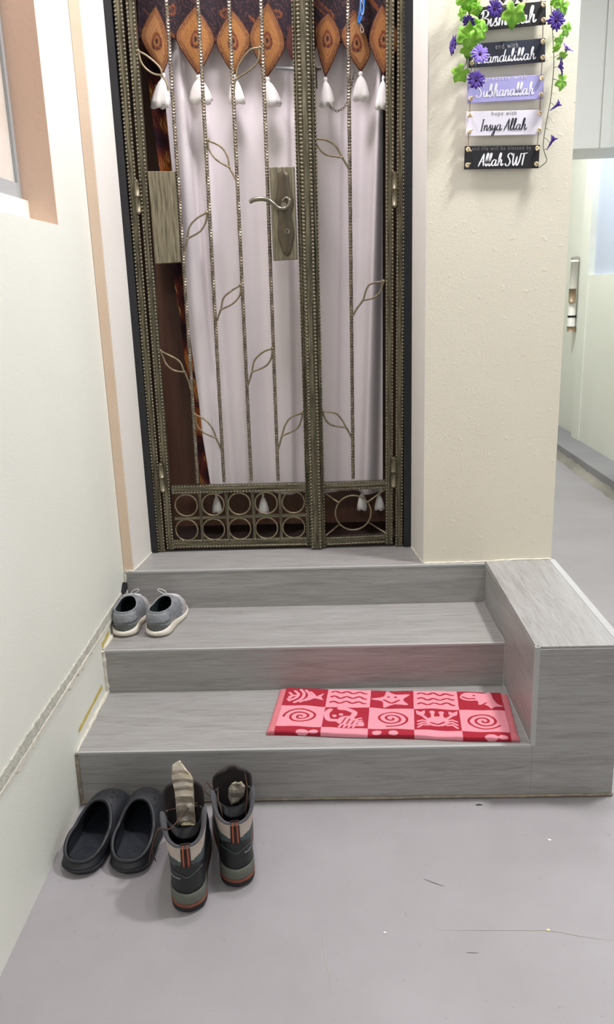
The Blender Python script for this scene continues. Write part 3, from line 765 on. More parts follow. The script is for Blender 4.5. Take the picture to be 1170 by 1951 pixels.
BOARDS = [
 ([(894, 15), (1041, 2), (1039.5, 46), (893, 61)], 'bblack', 'Bismillah', 915, 1020, 50, 45, 12.3, 'tw', 'start with', 944, 992, 15, 'tg2', 'black board lettered Bismillah'),
 ([(893, 84), (1040, 72), (1038, 118), (892.7, 129)], 'bnavy', 'Alhamdulillah', 897, 1019, 122, 114, 9.5, 'tw', 'end with', 944, 987, 88, 'tg', 'navy board lettered Alhamdulillah'),
 ([(891, 150), (1037, 142), (1035, 188), (890, 197)], 'blilac', 'Subhanallah', 908, 1016, 185, 181, 9.8, 'tw', 'appreciate with', 910, 1003, 153, 'bwhite', 'lilac board lettered Subhanallah'),
 ([(889, 212.5), (1033.5, 209), (1032, 256), (888, 259.5)], 'bwhite', 'Insya Allah', 916, 1002, 250, 247, 9.3, 'tb', 'hope with', 937, 984, 218, 'tg2', 'white board lettered Insya Allah'),
 ([(886.5, 278), (1028.5, 276), (1026.5, 320), (884, 323)], 'bblack', 'Allah SWT', 911, 1000, 317, 315, 10.2, 'tw', 'and life will be blessed by', 899, 1012, 285, 'tg2', 'black board lettered Allah SWT'),
]
KPX = .00161
knots = []
for (q, bm_, txt, tx0, tx1, by0, by1, xh, tm, cap, cx0, cx1, cyy, cm, lab) in BOARDS:
    W4 = [oy(p, YS) for p in q]
    tl, tr, brr, bl = [np.array([w[0], w[2]]) for w in W4]
    # a real board is a rectangle: average the measured corners
    c0 = (tl+tr+brr+bl)/4; ux = ((tr-tl)+(brr-bl))/2; W_ = np.linalg.norm(ux); ux /= W_; uz = np.array([-ux[1], ux[0]]); H_ = (np.dot(tl-bl, uz)+np.dot(tr-brr, uz))/2
    def onb(x, z, y): v = c0+ux*x+uz*z; return (v[0], y, v[1])
    m = MB(); hw, hh = W_/2, H_/2
    m.hexa([onb(-hw, -hh, YS), onb(hw, -hh, YS), onb(hw, -hh, YS+.005), onb(-hw, -hh, YS+.005), onb(-hw, hh, YS), onb(hw, hh, YS), onb(hw, hh, YS+.005), onb(-hw, hh, YS+.005)])
    bd = m.build('board', M[bm_], hs, bevel=.0008); bd['label'] = lab
    def loc(px): v = oy(px, YS); d = np.array([v[0], v[2]])-c0; return d@ux, d@uz
    (xa, za), (xb, zb) = loc((tx0, by0)), loc((tx1, by1)); zb0 = (za+zb)/2
    m = MB()
    for k_, (lf_, rt_) in enumerate(script(txt, xa, xb, xh*KPX, .115 if len(txt) > 9 else .135)):
        P = [[onb(l[0], l[1]+zb0, YS-.0006-.00003*k_), onb(r_[0], r_[1]+zb0, YS-.0006-.00003*k_)] for l, r_ in zip(lf_, rt_)]
        m.grid(P, smooth=False)
    m.build('lettering', M[tm], bd)
    V, F = font_mesh(cap); (xa, zc), (xb, _) = loc((cx0, cyy)), loc((cx1, cyy))
    s = (xb-xa)/V[:, 0].max(); sz = 8.5*KPX/max(V[:, 1].max(), .5)
    m = MB(); m.add([onb(xa+x*s, zc+(z-.4)*sz, YS-.0006) for x, z in V], F); m.build('caption', M[cm], bd)
    kk = []
    for sx_ in (-1, 1):
        for sz_ in (1, -1):
            kx, kz = sx_*(hw-.008), sz_*(hh-.010); kk.append((kx, kz))
            c = np.array(onb(kx, kz, YS-.003)); m = MB()
            a = np.linspace(0, 2.2*PI, 14); ang = rng.random()*2
            m.tube(np.stack([c[0]+.0036*np.cos(a+ang), c[1]-.0025+.0015*np.sin(2*a), c[2]+.0042*np.sin(a+ang)], 1), .0027, 6)
            e = c+np.array([sx_*-.006+.003, -.005, -sz_*.005]); m.tube([c, (c+e)/2+np.array([0, -.003, 0]), e], [.002, .0019, .0014], 6)
            m.build('knot', M['knot'], bd)
    knots.append([np.array(onb(kx, kz, YS-.001)) for kx, kz in kk])
for a, b in zip(knots[:-1], knots[1:]):
    for s in (0, 2):
        p, q = a[s+1], b[s]; MB().tube([p, (p+q)/2+np.array([.0003, .0005, 0]), q], .0011, 6).build('cord', M['cord'], hs)
for s, xx in ((0, 905), (2, 1000)):
    q = oy((xx, -70), 2.472); MB().tube([knots[0][s], q], .0012, 6).build('cord', M['cord'], hs)
m = MB()
for (x0, y0, x1, y1) in ((952, -6, 944, 4), (952, -6, 962, 3), (985, -6, 978, 4), (985, -6, 996, 2)):
    a = oy((x0, y0), YS-.002); b = oy((x1, y1), YS-.002); m.tube([a, b], [.004, .006], 6)
m.build('ribbon_bow', M['ribbon'], hs)

# ================================================================== GARLANDS
def leaf_shape(c, size, ang, tilt, par, bend=.25):
    """ivy-like leaf with five rounded lobes, cupped"""
    m = MB(); N = 40; rings = []
    ca, sa = math.cos(ang), math.sin(ang)
    R0 = np.array([[ca, 0, -sa], [0, 1, 0], [sa, 0, ca]])
    ct, s_ = math.cos(tilt[0]), math.sin(tilt[0]); Rx = np.array([[1, 0, 0], [0, ct, -s_], [0, s_, ct]])
    ct, s_ = math.cos(tilt[1]), math.sin(tilt[1]); Rz = np.array([[ct, -s_, 0], [s_, ct, 0], [0, 0, 1]])
    for f in (0, .35, .7, 1.0):
        row = []
        for i in range(N):
            a = 2*PI*i/N
            lob = .80+.15*math.cos(5*a)+.05*math.cos(11*a+1)+.04*math.cos(a)
            if abs(a-PI) < .35: lob *= .45+.55*abs(a-PI)/.35
            r = size*f*lob
            x, z = r*math.sin(a), r*math.cos(a)
            y = bend*size*(f*f)*(.5+.5*math.cos(5*a))*.8-bend*size*f*.3
            row.append(np.array([x, y, z]))
        rings.append(row)
    P = (np.array(rings)@R0.T)@(Rx@Rz).T+np.array(c)
    m.grid(P, cv=True); return m.build('leaf', M['green'], par, solid=.0008)
def flower(c, size, axis, par, mt='purple', petals=16, open_=.25):
    """daisy of narrow petals on an axis"""
    ax = np.array(axis, float); ax /= np.linalg.norm(ax); u = np.cross(ax, [0, 0, 1.0]); u /= np.linalg.norm(u)+1e-9; v = np.cross(ax, u); c = np.array(c)
    m = MB()
    for lay in range(2):
        for i in range(petals):
            a = 2*PI*(i+.5*lay)/petals+.1*rng.standard_normal(); d = math.cos(a)*u+math.sin(a)*v; t = np.cross(ax, d)
            rows = []
            L = size*(1-.12*lay)*(1+.08*rng.standard_normal())
            for f, w in ((.08, .05), (.35, .13), (.7, .15), (.92, .10), (1.0, .03)):
                o = c+d*L*f+ax*(open_*L*f*(1.2-f*.6)+.12*size*lay)
                rows.append([o-t*w*size, o+ax*.03*size, o+t*w*size])
            m.grid(rows)
    f_ = m.build('flower', M[mt], par, solid=.0006)
    MB().ell(c+ax*size*.14, size*.2, 8, 6).build('flower_centre', M['fcentre'], f_)
    return f_
YGD = 2.442
gA = thing('garland', 'artificial ivy with purple flowers trailing over the boards’ left side', 'garland', oy((895, 0), YGD), group='flower garlands on the pillar')
gA['label'] = 'artificial ivy with purple flowers trailing over the left side of the boards'
m = MB()
m.tube(cat_rom([oy(q, YGD+.005) for q in [(898, -60), (894, 0), (893, 40), (890, 80), (890, 110), (892, 132), (900, 148), (906, 153)]], 8), .0014, 6)
m.tube(cat_rom([oy(q, YGD+.005) for q in [(890, 80), (889, 115), (884, 128), (878, 138)]], 6), .0011, 6)
m.tube(cat_rom([oy(q, YGD+.005) for q in [(889, 80), (878, 84), (868, 85)]], 6), .0011, 6)
m.tube(cat_rom([oy(q, YGD+.005) for q in [(898, -60), (925, -20), (942, 8), (960, 12), (978, 22)]], 6), .0012, 6)
m.tube(cat_rom([oy(q, YGD+.005) for q in [(890, 110), (900, 112), (906, 122), (905, 138)]], 6), .001, 6)
m.build('stem', M['stem'], gA)
K = .00160
for (x, y, s, a, t1, t2, dy) in [(903, 60, 24, .3, .3, .3, -.012), (888, 72, 22, -.6, .2, -.4, -.004), (899, 84, 21, 2.6, .5, .3, -.010), (916, 62, 18, 1.2, .3, .6, -.016), (893, 95, 16, 3.0, .5, .0, -.004),
                                 (898, 4, 18, .5, .4, .4, -.008), (884, 8, 16, -1.0, .5, -.3, -.003), (908, 18, 14, 2.2, .5, .5, -.006), (900, -14, 20, 0, .2, .2, 0), (880, 30, 11, -.8, .6, -.8, -.003), (880, -8, 14, -1.4, .4, -.5, 0),
                                 (979, 27, 23, 3.0, .25, -.2, -.004), (877, 140, 17, 2.5, .35, -.3, -.003), (905, 24, 12, 3.2, .9, .4, -.012)]:
    p = oy((x, y), YGD); p[1] += dy; leaf_shape(p, s*K, a, (t1, t2), gA)
for (x, y, s, ax, mt) in [(942, 17, 13.5, (.15, -1, -.15), 'purple'), (894, 40, 12, (-.5, -.5, -.55), 'purple'), (866, 86, 15, (-1, -.25, .05), 'purple'), (914, 104, 15, (.1, -1, .1), 'lilacpetal'), (907, 153, 15, (.05, -1, .05), 'purple')]:
    flower(oy((x, y), YGD-.014), s*K, ax, gA, mt)
gB = thing('garland', 'thin vine of purple flowers dangling right of the boards', 'garland', oy((1050, 0), YGD), group='flower garlands on the pillar')
stem = [(1048, -40), (1050, 10), (1053, 60), (1055, 100), (1055, 129), (1052, 165), (1049, 191), (1045, 212), (1041, 233), (1037, 258), (1035, 278), (1038, 292), (1042, 305), (1036, 313), (1026, 320)]
m = MB(); m.tube(cat_rom([oy(q, YGD+.012) for q in stem], 6), .0012, 6)
for a, b in [((1055, 55), (1059, 42)), ((1054, 70), (1066, 78)), ((1053, 50), (1078, 58)), ((1055, 110), (1073, 104)), ((1055, 130), (1063, 128)), ((1053, 150), (1070, 158)), ((1048, 195), (1058, 203)), ((1037, 262), (1048, 272)), ((1045, 223), (1042, 232)), ((1040, 245), (1046, 248)), ((1037, 285), (1044, 286)), ((1050, 20), (1068, 14))]:
    m.tube([oy(a, YGD+.012), (oy(a, YGD)+oy(b, YGD))/2+np.array([0, .004, .003]), oy(b, YGD+.004)], .0008, 5)
m.build('stem', M['stem'], gB)
for (x, y, s, a, t1, t2) in [(1070, 12, 17, 2.6, .3, .3), (1058, -6, 15, -1, .4, 0), (1080, 57, 13, 1.0, .4, .5), (1066, 77, 13, 2.5, .6, .6), (1061, 92, 9, 2.4, .9, .3), (1073, 106, 11, 2.0, .9, .3), (1071, 156, 15, 1.8, .3, .5)]:
    leaf_shape(oy((x, y), YGD), s*K, a, (t1, t2), gB)
for (x, y, s, ax, mt, op) in [(1059, 39, 15, (.1, -1, -.1), 'purple', .2), (1077, 96, 11, (.5, -.4, .6), 'lilacpetal', .9), (1064, 127, 14, (.9, -.4, .1), 'purple', .6)]:
    flower(oy((x, y), YGD-.006), s*K, ax, gB, mt, 14, op)
def bud(c, L, d, par):
    d = np.array(d, float); d /= np.linalg.norm(d); c = np.array(c); m = MB()
    m.tube([c-d*L*.5, c-d*L*.1, c+d*L*.1], [.001, .003, .0035], 7)
    u = np.cross(d, [0, 1.0, 0]); u /= np.linalg.norm(u); v = np.cross(d, u)
    for i in range(5):
        a = 2*PI*i/5; e = c+d*L*.45+(math.cos(a)*u+math.sin(a)*v)*L*.32
        m.tube([c+d*L*.05, (c+d*L*.3+e)/2, e], [.0028, .0026, .0006], 5)
    m.build('bud', M['purple'], par)
bud(oy((1058, 203), YGD), .034, (.75, -.3, .5), gB); bud(oy((1050, 272), YGD), .038, (.45, -.3, .8), gB)

# ================================================================== CORRIDOR THINGS
YB = 5.0
p0 = oy((1163, 282), YB); p1 = oy((1080, 284), YB); ps = oy((1142.5, 284), YB); zb = (p0[2]+p1[2])/2
uc = thing('utility_cabinet', 'white wall-mounted utility cabinet high in the right corridor', 'cabinet', (p0[0], YB, zb))
MB().box((p1[0], YB+.012, zb+.003), (1.958, 5.45, 3.095)).build('cabinet_body', M['cab'], uc, bevel=.004)
MB().box((p1[0]+.003, YB, zb), (ps[0]-.004, YB+.014, 3.09)).build('door_panel', M['cab'], uc, bevel=.003)
MB().box((ps[0]+.002, YB, zb), (p0[0], YB+.014, 3.09)).build('door_panel', M['cab'], uc, bevel=.003)
XP = 1.965
pp = lambda y: ox((1092-(y-560)*.03, y), XP)
q = pp(560)
wp = thing('water_pipe', 'white pipe with brown and black fittings beyond the pillar', 'pipe', (XP, q[1], pp(632)[2]))
x, y_ = XP, q[1]; z = lambda y: pp(y)[2]
MB().tube([(x, y_, z(622)), (x, y_, z(490))], .030, 14).build('pipe_body', M['pipe'], wp)
MB().tube([(x, y_, z(601)), (x, y_, z(604.5))], .033, 12).build('black_ring', M['dark'], wp)
MB().tube([(x-.012, y_-.02, z(576)), (x-.012, y_-.02, z(550))], .028, 12).build('fitting', M['brass'], wp)
MB().tube([(x, y_, z(632)), (x, y_, z(622))], .034, 12).build('end_cap', M['brass'], wp)
MB().tube([(x, y_, z(499)), (x, y_, z(488))], [.035, .02], 12).build('collar', M['pipe'], wp)
# ================================================================== TOWEL MAT
def make_towel():
    nu, nv = 560, 230
    zt = Z1+.013
    q = [oz((534, 1309), zt), oz((967, 1318), zt), oz((990, 1405), zt), oz((508, 1391), zt)]
    TL, TR, BR, BL = q
    U, V = np.meshgrid(np.linspace(0, 1, nu), np.linspace(0, 1, nv))  # V 0 at the far edge
    Vt = np.clip(V/.965, 0, 1)
    P = ((1-U)*(1-Vt))[..., None]*TL+(U*(1-Vt))[..., None]*TR+(U*Vt)[..., None]*BR+((1-U)*Vt)[..., None]*BL
    P[..., 1] += .004*np.sin(U*14)*(Vt > .5)*(Vt-.5)+.003*np.sin(U*9+1)*(1-Vt)
    hgt = .012+.0012*np.sin(U*23+V*5)*np.sin(V*11)+.0008*np.sin(U*47+V*17)
    e = np.minimum(np.minimum(U*.78, (1-U)*.78)/.012, np.minimum(V*.27/.012, 1)); e = np.clip(e, 0, 1)
    hgt = hgt*(.45+.55*np.sqrt(e))
    # front edge folds under
    k = np.clip((V-.93)/.07, 0, 1); hgt = hgt*np.sqrt(np.clip(1-k*k, 0, 1)); P[..., 1] -= .004*np.sin(k*PI/2)
    P[..., 2] = Z1+.0008+hgt
    dark = np.array(lin((166, 32, 52))[:3]); pink = np.array(lin((238, 152, 166))[:3]); fr = np.array(lin((222, 128, 136))[:3])
    cols = np.zeros(U.shape+(3,)); is_dark = np.zeros(U.shape, bool)
    u = (U-.032)/.936; ci = np.clip(np.floor(u*5), 0, 4).astype(int); a = u*5-ci
    vb = [0, .445, .88, 1.32]; ri = np.searchsorted(vb, V, side='right')-1; ri = np.clip(ri, 0, 2)
    b = 1-(V-np.array(vb)[ri])/.44
    is_dark = ((ci+ri) % 2 == 0)
    mot = np.zeros(U.shape, bool)
    def cell(c, r): return (ci == c) & (ri == r)
    def A(sel): return np.stack([a[sel], b[sel]], -1)
    def put(c, r, fn): s = cell(c, r); p = A(s); mm = mot[s]; mm = fn(p); mot[s] = mm
    def spiral(p, s=1, ph=0):
        t = np.linspace(0, 2.35*2*PI, 90); rr = .03+.34*t/t[-1]; pts = np.stack([.5+rr*1.05*np.cos(t*s+ph), .5+rr*np.sin(t*s+ph)], 1)
        return line_dist(p, pts) < .03
    def waves(p):
        x = np.linspace(.1, .9, 30); o = np.zeros(len(p), bool)
        for y in (.25, .5, .76): o |= line_dist(p, np.stack([x, y+.045*np.sin((x-.1)*22)], 1)) < .033
        return o
    def fish(p):
        o = np.zeros(len(p), bool)
        for k, x in enumerate((.2, .33, .46, .58)):
            h = (.26, .34, .3, .22)[k]
            o |= line_dist(p, cat_rom([(x+.02, .5+h), (x+.12, .5+h*.3), (x+.08, .5-h*.4), (x-.06, .5-h)], 6)) < .034
        o |= line_dist(p, [(.12, .45), (.28, .52)]) < .03
        o |= inside(p, [(.62, .62), (.72, .5), (.92, .72), (.86, .5), (.93, .3), (.7, .42), (.58, .36)])
        o |= line_dist(p, [(.1, .3), (.2, .5), (.1, .66)]) < .03
        return o
    def star(p):
        pts = []
        for i in range(10):
            an = PI/2+i*PI/5+.25; r_ = .46 if i % 2 == 0 else .24; pts.append((.5+r_*1.05*math.cos(an), .47+r_*math.sin(an)))
        o = inside(p, cat_rom(pts, 3, True).tolist())
        o &= ~(np.linalg.norm(p-np.array([.42, .58]), axis=-1) < .04); o &= ~(np.linalg.norm(p-np.array([.58, .56]), axis=-1) < .04)
        o &= ~(line_dist(p, cat_rom([(.32, .42), (.48, .28), (.66, .42)], 6)) < .03)
        return o
    def dolphin(p):
        body = cat_rom([(.06, .62), (.16, .82), (.4, .86), (.62, .84), (.74, .95), (.78, .78), (.8, .6), (.88, .34), (.98, .2), (.8, .18), (.72, .08), (.66, .22), (.56, .3), (.46, .26), (.44, .45), (.26, .46), (.12, .5)], 5, True)
        o = inside(p, body.tolist()); o &= ~(line_dist(p, [(.12, .62), (.24, .55), (.38, .56)]) < .03); o &= ~(np.linalg.norm(p-np.array([.38, .72]), axis=-1) < .035)
        o &= ~(line_dist(p, [(.56, .3), (.64, .38)]) < .02)
        return o
    def lobster(p):
        o = inside(p, cat_rom([(.3, .35), (.4, .55), (.55, .58), (.72, .48), (.88, .3), (.9, .12), (.7, .14), (.5, .16), (.36, .22)], 5, True).tolist())
        for k in range(4): o &= ~(line_dist(p, [(.42+.11*k, .22), (.5+.11*k, .52)]) < .018)
        o |= (line_dist(p, cat_rom([(.32, .36), (.12, .4), (.06, .66), (.12, .86)], 6)) < .06)
        o |= (line_dist(p, cat_rom([(.62, .52), (.68, .74), (.5, .92), (.34, .94)], 6)) < .06)
        o |= np.linalg.norm(p-np.array([.24, .58]), axis=-1) < .05; o |= np.linalg.norm(p-np.array([.38, .66]), axis=-1) < .05
        for k in range(4):
            o |= line_dist(p, [(.66+.05*k, .42-.06*k), (.84+.02*k, .52-.1*k)]) < .022; o |= line_dist(p, [(.42+.1*k, .18), (.38+.1*k, .06)]) < .025
        return o
    def crab(p):
        o = (((p[..., 0]-.5)/.24)**2+((p[..., 1]-.42)/.24)**2) < 1
        o &= ~(line_dist(p, cat_rom([(.36, .36), (.5, .26), (.64, .36)], 6)) < .03)
        for s in (-1, 1):
            o |= line_dist(p, [(.5+s*.1, .6), (.5+s*.1, .8)]) < .035; o |= np.linalg.norm(p-np.array([.5+s*.1, .84]), axis=-1) < .06
            o |= line_dist(p, [(.5+s*.2, .5), (.5+s*.34, .72)]) < .035
            cl = inside(p, [(.5+s*.26, .76), (.5+s*.26, .92), (.5+s*.36, .84), (.5+s*.46, .94), (.5+s*.44, .74), (.5+s*.36, .66)]); o |= cl
            for k in range(3): o |= line_dist(p, [(.5+s*.2, .42-.09*k), (.5+s*.32, .48-.1*k), (.5+s*.42, .42-.14*k)]) < .024
        return o
    put(0, 0, fish); put(1, 0, waves); put(2, 0, star); put(3, 0, waves); put(4, 0, dolphin)
    put(0, 1, lambda p: spiral(p, 1, 1.0)); put(1, 1, lobster); put(2, 1, lambda p: spiral(p, -1, .4)); put(3, 1, crab); put(4, 1, lambda p: spiral(p, 1, 3.5))
    bumps = lambda p: (np.linalg.norm((p-np.array([.6, .80]))/np.array([1, .6]), axis=-1) < .14) | (np.linalg.norm((p-np.array([.84, .82]))/np.array([1, .6]), axis=-1) < .1)
    put(0, 2, bumps); put(2, 2, lambda p: (np.linalg.norm((p-np.array([.2, .86]))/np.array([1, .7]), axis=-1) < .1) | (np.linalg.norm((p-np.array([.55, .84]))/np.array([1, .7]), axis=-1) < .1)); put(4, 2, bumps)
    fin = is_dark ^ mot
    cols[:] = pink; cols[fin] = dark
    frm = (u < 0) | (u > 1); stripe = (np.sin(V*330) > .2)
    cols[frm] = fr; cols[frm & stripe] = fr*.78
    P[..., 2] += np.where(frm, -.004*(V < .9), 0)+np.where(~fin & ~frm, .0008, 0)
    return MB().grid(P, col=cols, flip=True)
tw = make_towel().build('bath_mat', M['towel'])
tag(tw, 'red and pink checked towel mat with sea creatures on the lower tread', 'mat')
so = tw.modifiers.new('thickness', 'SOLIDIFY'); so.thickness = .0008; so.offset = -1

# ================================================================== SHOES
def foot_outline(L, W, N=72, toe_shift=0.0, heel=.40, waist=.37, ball=.5, toe_round=.44):
    """closed footprint, heel centre at origin, toe at +y; starts at the heel going to +x"""
    s_ = [0, .02, .06, .13, .25, .42, .58, .72, .84, .93, .98, 1.0]
    w_ = [0, heel*.52, heel*.82, heel, heel*.98, waist+.02, (waist+ball)/2+.03, ball, toe_round+.01, toe_round*.72, toe_round*.4, 0]
    t = np.linspace(0, 1, N//2+1); s = (1-np.cos(PI*t))/2
    w = np.interp(s, s_, w_)*W
    w = np.convolve(np.pad(w, 2, mode='edge'), [.1, .2, .4, .2, .1], 'valid'); w[0] = w[-1] = 0
    cx_ = toe_shift*s**2
    R_ = np.stack([cx_+w, s*L], 1); Lf = np.stack([cx_-w, s*L], 1)[::-1][1:-1]
    return np.concatenate([R_, Lf])
def loft(P0, P1, c0, c1, nv):
    """rings from P0 to P1 along cubic curves with control offsets c0, c1"""
    t = np.linspace(0, 1, nv)[:, None, None]
    return (1-t)**3*P0+3*(1-t)**2*t*(P0+c0)+3*(1-t)*t*t*(P1+c1)+t**3*P1
def z3(o, z): return np.concatenate([o, np.full((len(o), 1), z) if np.isscalar(z) else np.asarray(z).reshape(-1, 1)], 1)
def scale2(o, f, c): c = np.array(c); return (o-c)*f+c
def split_grid(P, cls):
    """faces of a closed-u grid shared out to meshes by class of the face centre"""
    nv, nu = P.shape[:2]; out = {}
    fl = P.reshape(-1, 3)
    for j in range(nv-1):
        for i in range(nu):
            f = (j*nu+i, j*nu+(i+1) % nu, (j+1)*nu+(i+1) % nu, (j+1)*nu+i)
            out.setdefault(cls(j, i, fl[list(f)].mean(0)), []).append(f)
    res = {}
    for k, fs in out.items():
        ids = sorted({v for f in fs for v in f}); mp = {v: n for n, v in enumerate(ids)}
        m = MB(); m.add(fl[ids], [tuple(mp[v] for v in f) for f in fs], True); res[k] = m
    return res
def cap(m, ring, z=None):
    c = ring.mean(0); o = m.n; n = len(ring)
    m.add(np.concatenate([ring, c[None]]), [(i, (i+1) % n, n) for i in range(n)], True)
def shaped_ring(N, yb, yf, wmax, wy, zb, zs, zf, toe_shift=0.0, pw=1.0):
    """opening ring: back yb to front yf, half width wmax widest at wy; heights at back, side, front"""
    t = np.linspace(0, 1, N//2+1); s = (1-np.cos(PI*t))/2; y = yb+(yf-yb)*s
    k = (wy-yb)/(yf-yb)
    w = np.where(s < k, np.sqrt(np.clip(1-((s-k)/k)**2, 0, 1)), np.sqrt(np.clip(1-((s-k)/(1-k))**2, 0, 1)))**pw*wmax
    z = np.interp(s, [0, .5, 1], [zb, zs, zf]); z = zb+(zs-zb)*np.sin(np.clip(s/.6, 0, 1)*PI/2)**1.3*1.0 if zs != zf else z
    if zs != zf: z = np.where(s > .6, zs+(zf-zs)*((s-.6)/.4)**1.2, z)
    sh = toe_shift*s
    R_ = np.stack([sh+w, y, z], 1); Lf = np.stack([sh-w, y, z], 1)[::-1][1:-1]
    return np.concatenate([R_, Lf])
def flank(N):
    """0 at the heel, 1 at the toe round the ring"""
    t = np.linspace(0, 1, N//2+1); s = (1-np.cos(PI*t))/2
    return np.concatenate([s, s[::-1][1:-1]])
N = 72
# ---- clogs
def make_clog(label, loc, rot, mirror):
    t_ = thing('clog', label, 'shoe', loc, rot, 'dark foam clogs')
    L, W = .268, .116
    o = foot_outline(L, W, N, toe_shift=.012*mirror, heel=.42, waist=.42, ball=.49, toe_round=.43); s = flank(N)
    lo = z3(scale2(o, .93, (0, L/2)), .0005); a = z3(o, .012)
    op = shaped_ring(N, .011, .158, .0465, .070, .036, .060, .100, .004*mirror, .8)
    c0 = np.zeros((N, 3)); c0[:, 2] = .014+.038*s
    c0[:, 1] = .004*(s > .9)
    c1 = np.zeros((N, 3)); f = np.clip((s-.45)/.4, 0, 1); f = f*f*(3-2*f)
    nrm = op-np.array([0, .08, 0]); nrm[:, 2] = 0; nrm /= np.linalg.norm(nrm, axis=1)[:, None]
    c1 += nrm*.010*(1-f)[:, None]; c1[:, 2] -= .018*(1-f); c1[:, 1] += .055*f; c1[:, 2] += .004*f; c1[:, 0] += np.sign(op[:, 0])*.012*f
    up = loft(a, op, c0, c1, 22)
    m = MB(); m.grid(np.concatenate([lo[None], up]), cv=True, flip=True); cap(m, lo[::-1])
    body = m.build('body', M['clog'], t_, local=True)
    # inside
    ins = z3(scale2(foot_outline(L*.90, W*.84, N, toe_shift=.01*mirror, heel=.40, waist=.40, ball=.48), 1, (0, 0))+np.array([0, .016]), .020)
    inn = op-nrm*.007; inn[:, 2] -= .001
    c0i = np.zeros((N, 3)); c0i[:, 2] -= .012; c0i[:, 1] += .03*f; c1i = np.zeros((N, 3)); c1i[:, 2] = .03; c1i[:, 1] += .0*f
    m = MB(); m.grid(loft(inn, ins, c0i, c1i, 14), cv=True, flip=True); m.build('lining', M['clog'], t_, local=True)
    m = MB(); m.grid(np.array([ins, scale2(ins[:, :2], .7, (0, .11)).tolist() and z3(scale2(ins[:, :2], .7, (0, .11)), .0185)]), cv=True, flip=True); cap(m, z3(scale2(ins[:, :2], .7, (0, .11)), .0185))
    fb = m.build('footbed', M['clogbed'], t_, local=True)
    m = MB()
    for r_ in np.linspace(.006, .026, 5):
        aa = np.arange(26)/26*2*PI; m.tube(np.stack([r_*np.cos(aa), .055+r_*1.15*np.sin(aa), np.full(26, .0192)], 1), .0007, 5, closed=True)
    m.build('tread_rings', M['clogbed'], fb, local=True)
    m = MB(); m.tube(op+np.array([0, 0, -.001]), .0048, 8, closed=True); m.build('rim', M['clog'], t_, local=True)
    # sole seam
    sm = z3(scale2(o, 1.006, (0, L/2)), .017); m = MB(); m.tube(sm, .0016, 6, closed=True); m.build('sole_line', M['clog'], t_, local=True)
    # vent holes: dark caps on the toe, hole shade put in as colour
    bv = BVHTree.FromPolygons([Vector(v) for v in body.data.vertices.items() and [v.co for v in body.data.vertices]], [tuple(p.vertices) for p in body.data.polygons])
    for (hx, hy, r_) in [(.026, .172, .0042), (.032, .150, .004), (.020, .195, .0038), (.006, .186, .0036), (-.010, .176, .0036), (-.026, .176, .004), (-.012, .205, .0034), (.008, .214, .0032), (.033, .186, .0036), (-.03, .152, .004)]:
        h = bv.ray_cast(Vector((hx*1.05, hy, .3)), Vector((0, 0, -1)))
        if h[0] is None: continue
        nz = np.array(h[1]); nz = nz if nz[2] > 0 else -nz
        u_ = np.cross(nz, [0, 1.0, 0]); u_ /= np.linalg.norm(u_); v_ = np.cross(nz, u_); Rm = np.stack([u_, v_, nz], 1)
        MB().ell(np.array(h[0])-nz*.0003, (r_, r_, .0009), 12, 4, rot=Rm).build('dark_vent_cap', M['dark'], t_, local=True)
    return t_
make_clog('dark foam clog nearest the left wall', (-.606, 1.549, 0), math.radians(-8), 1)
make_clog('dark foam clog beside the hiking boots', (-.4885, 1.549, 0), math.radians(-4), -1)

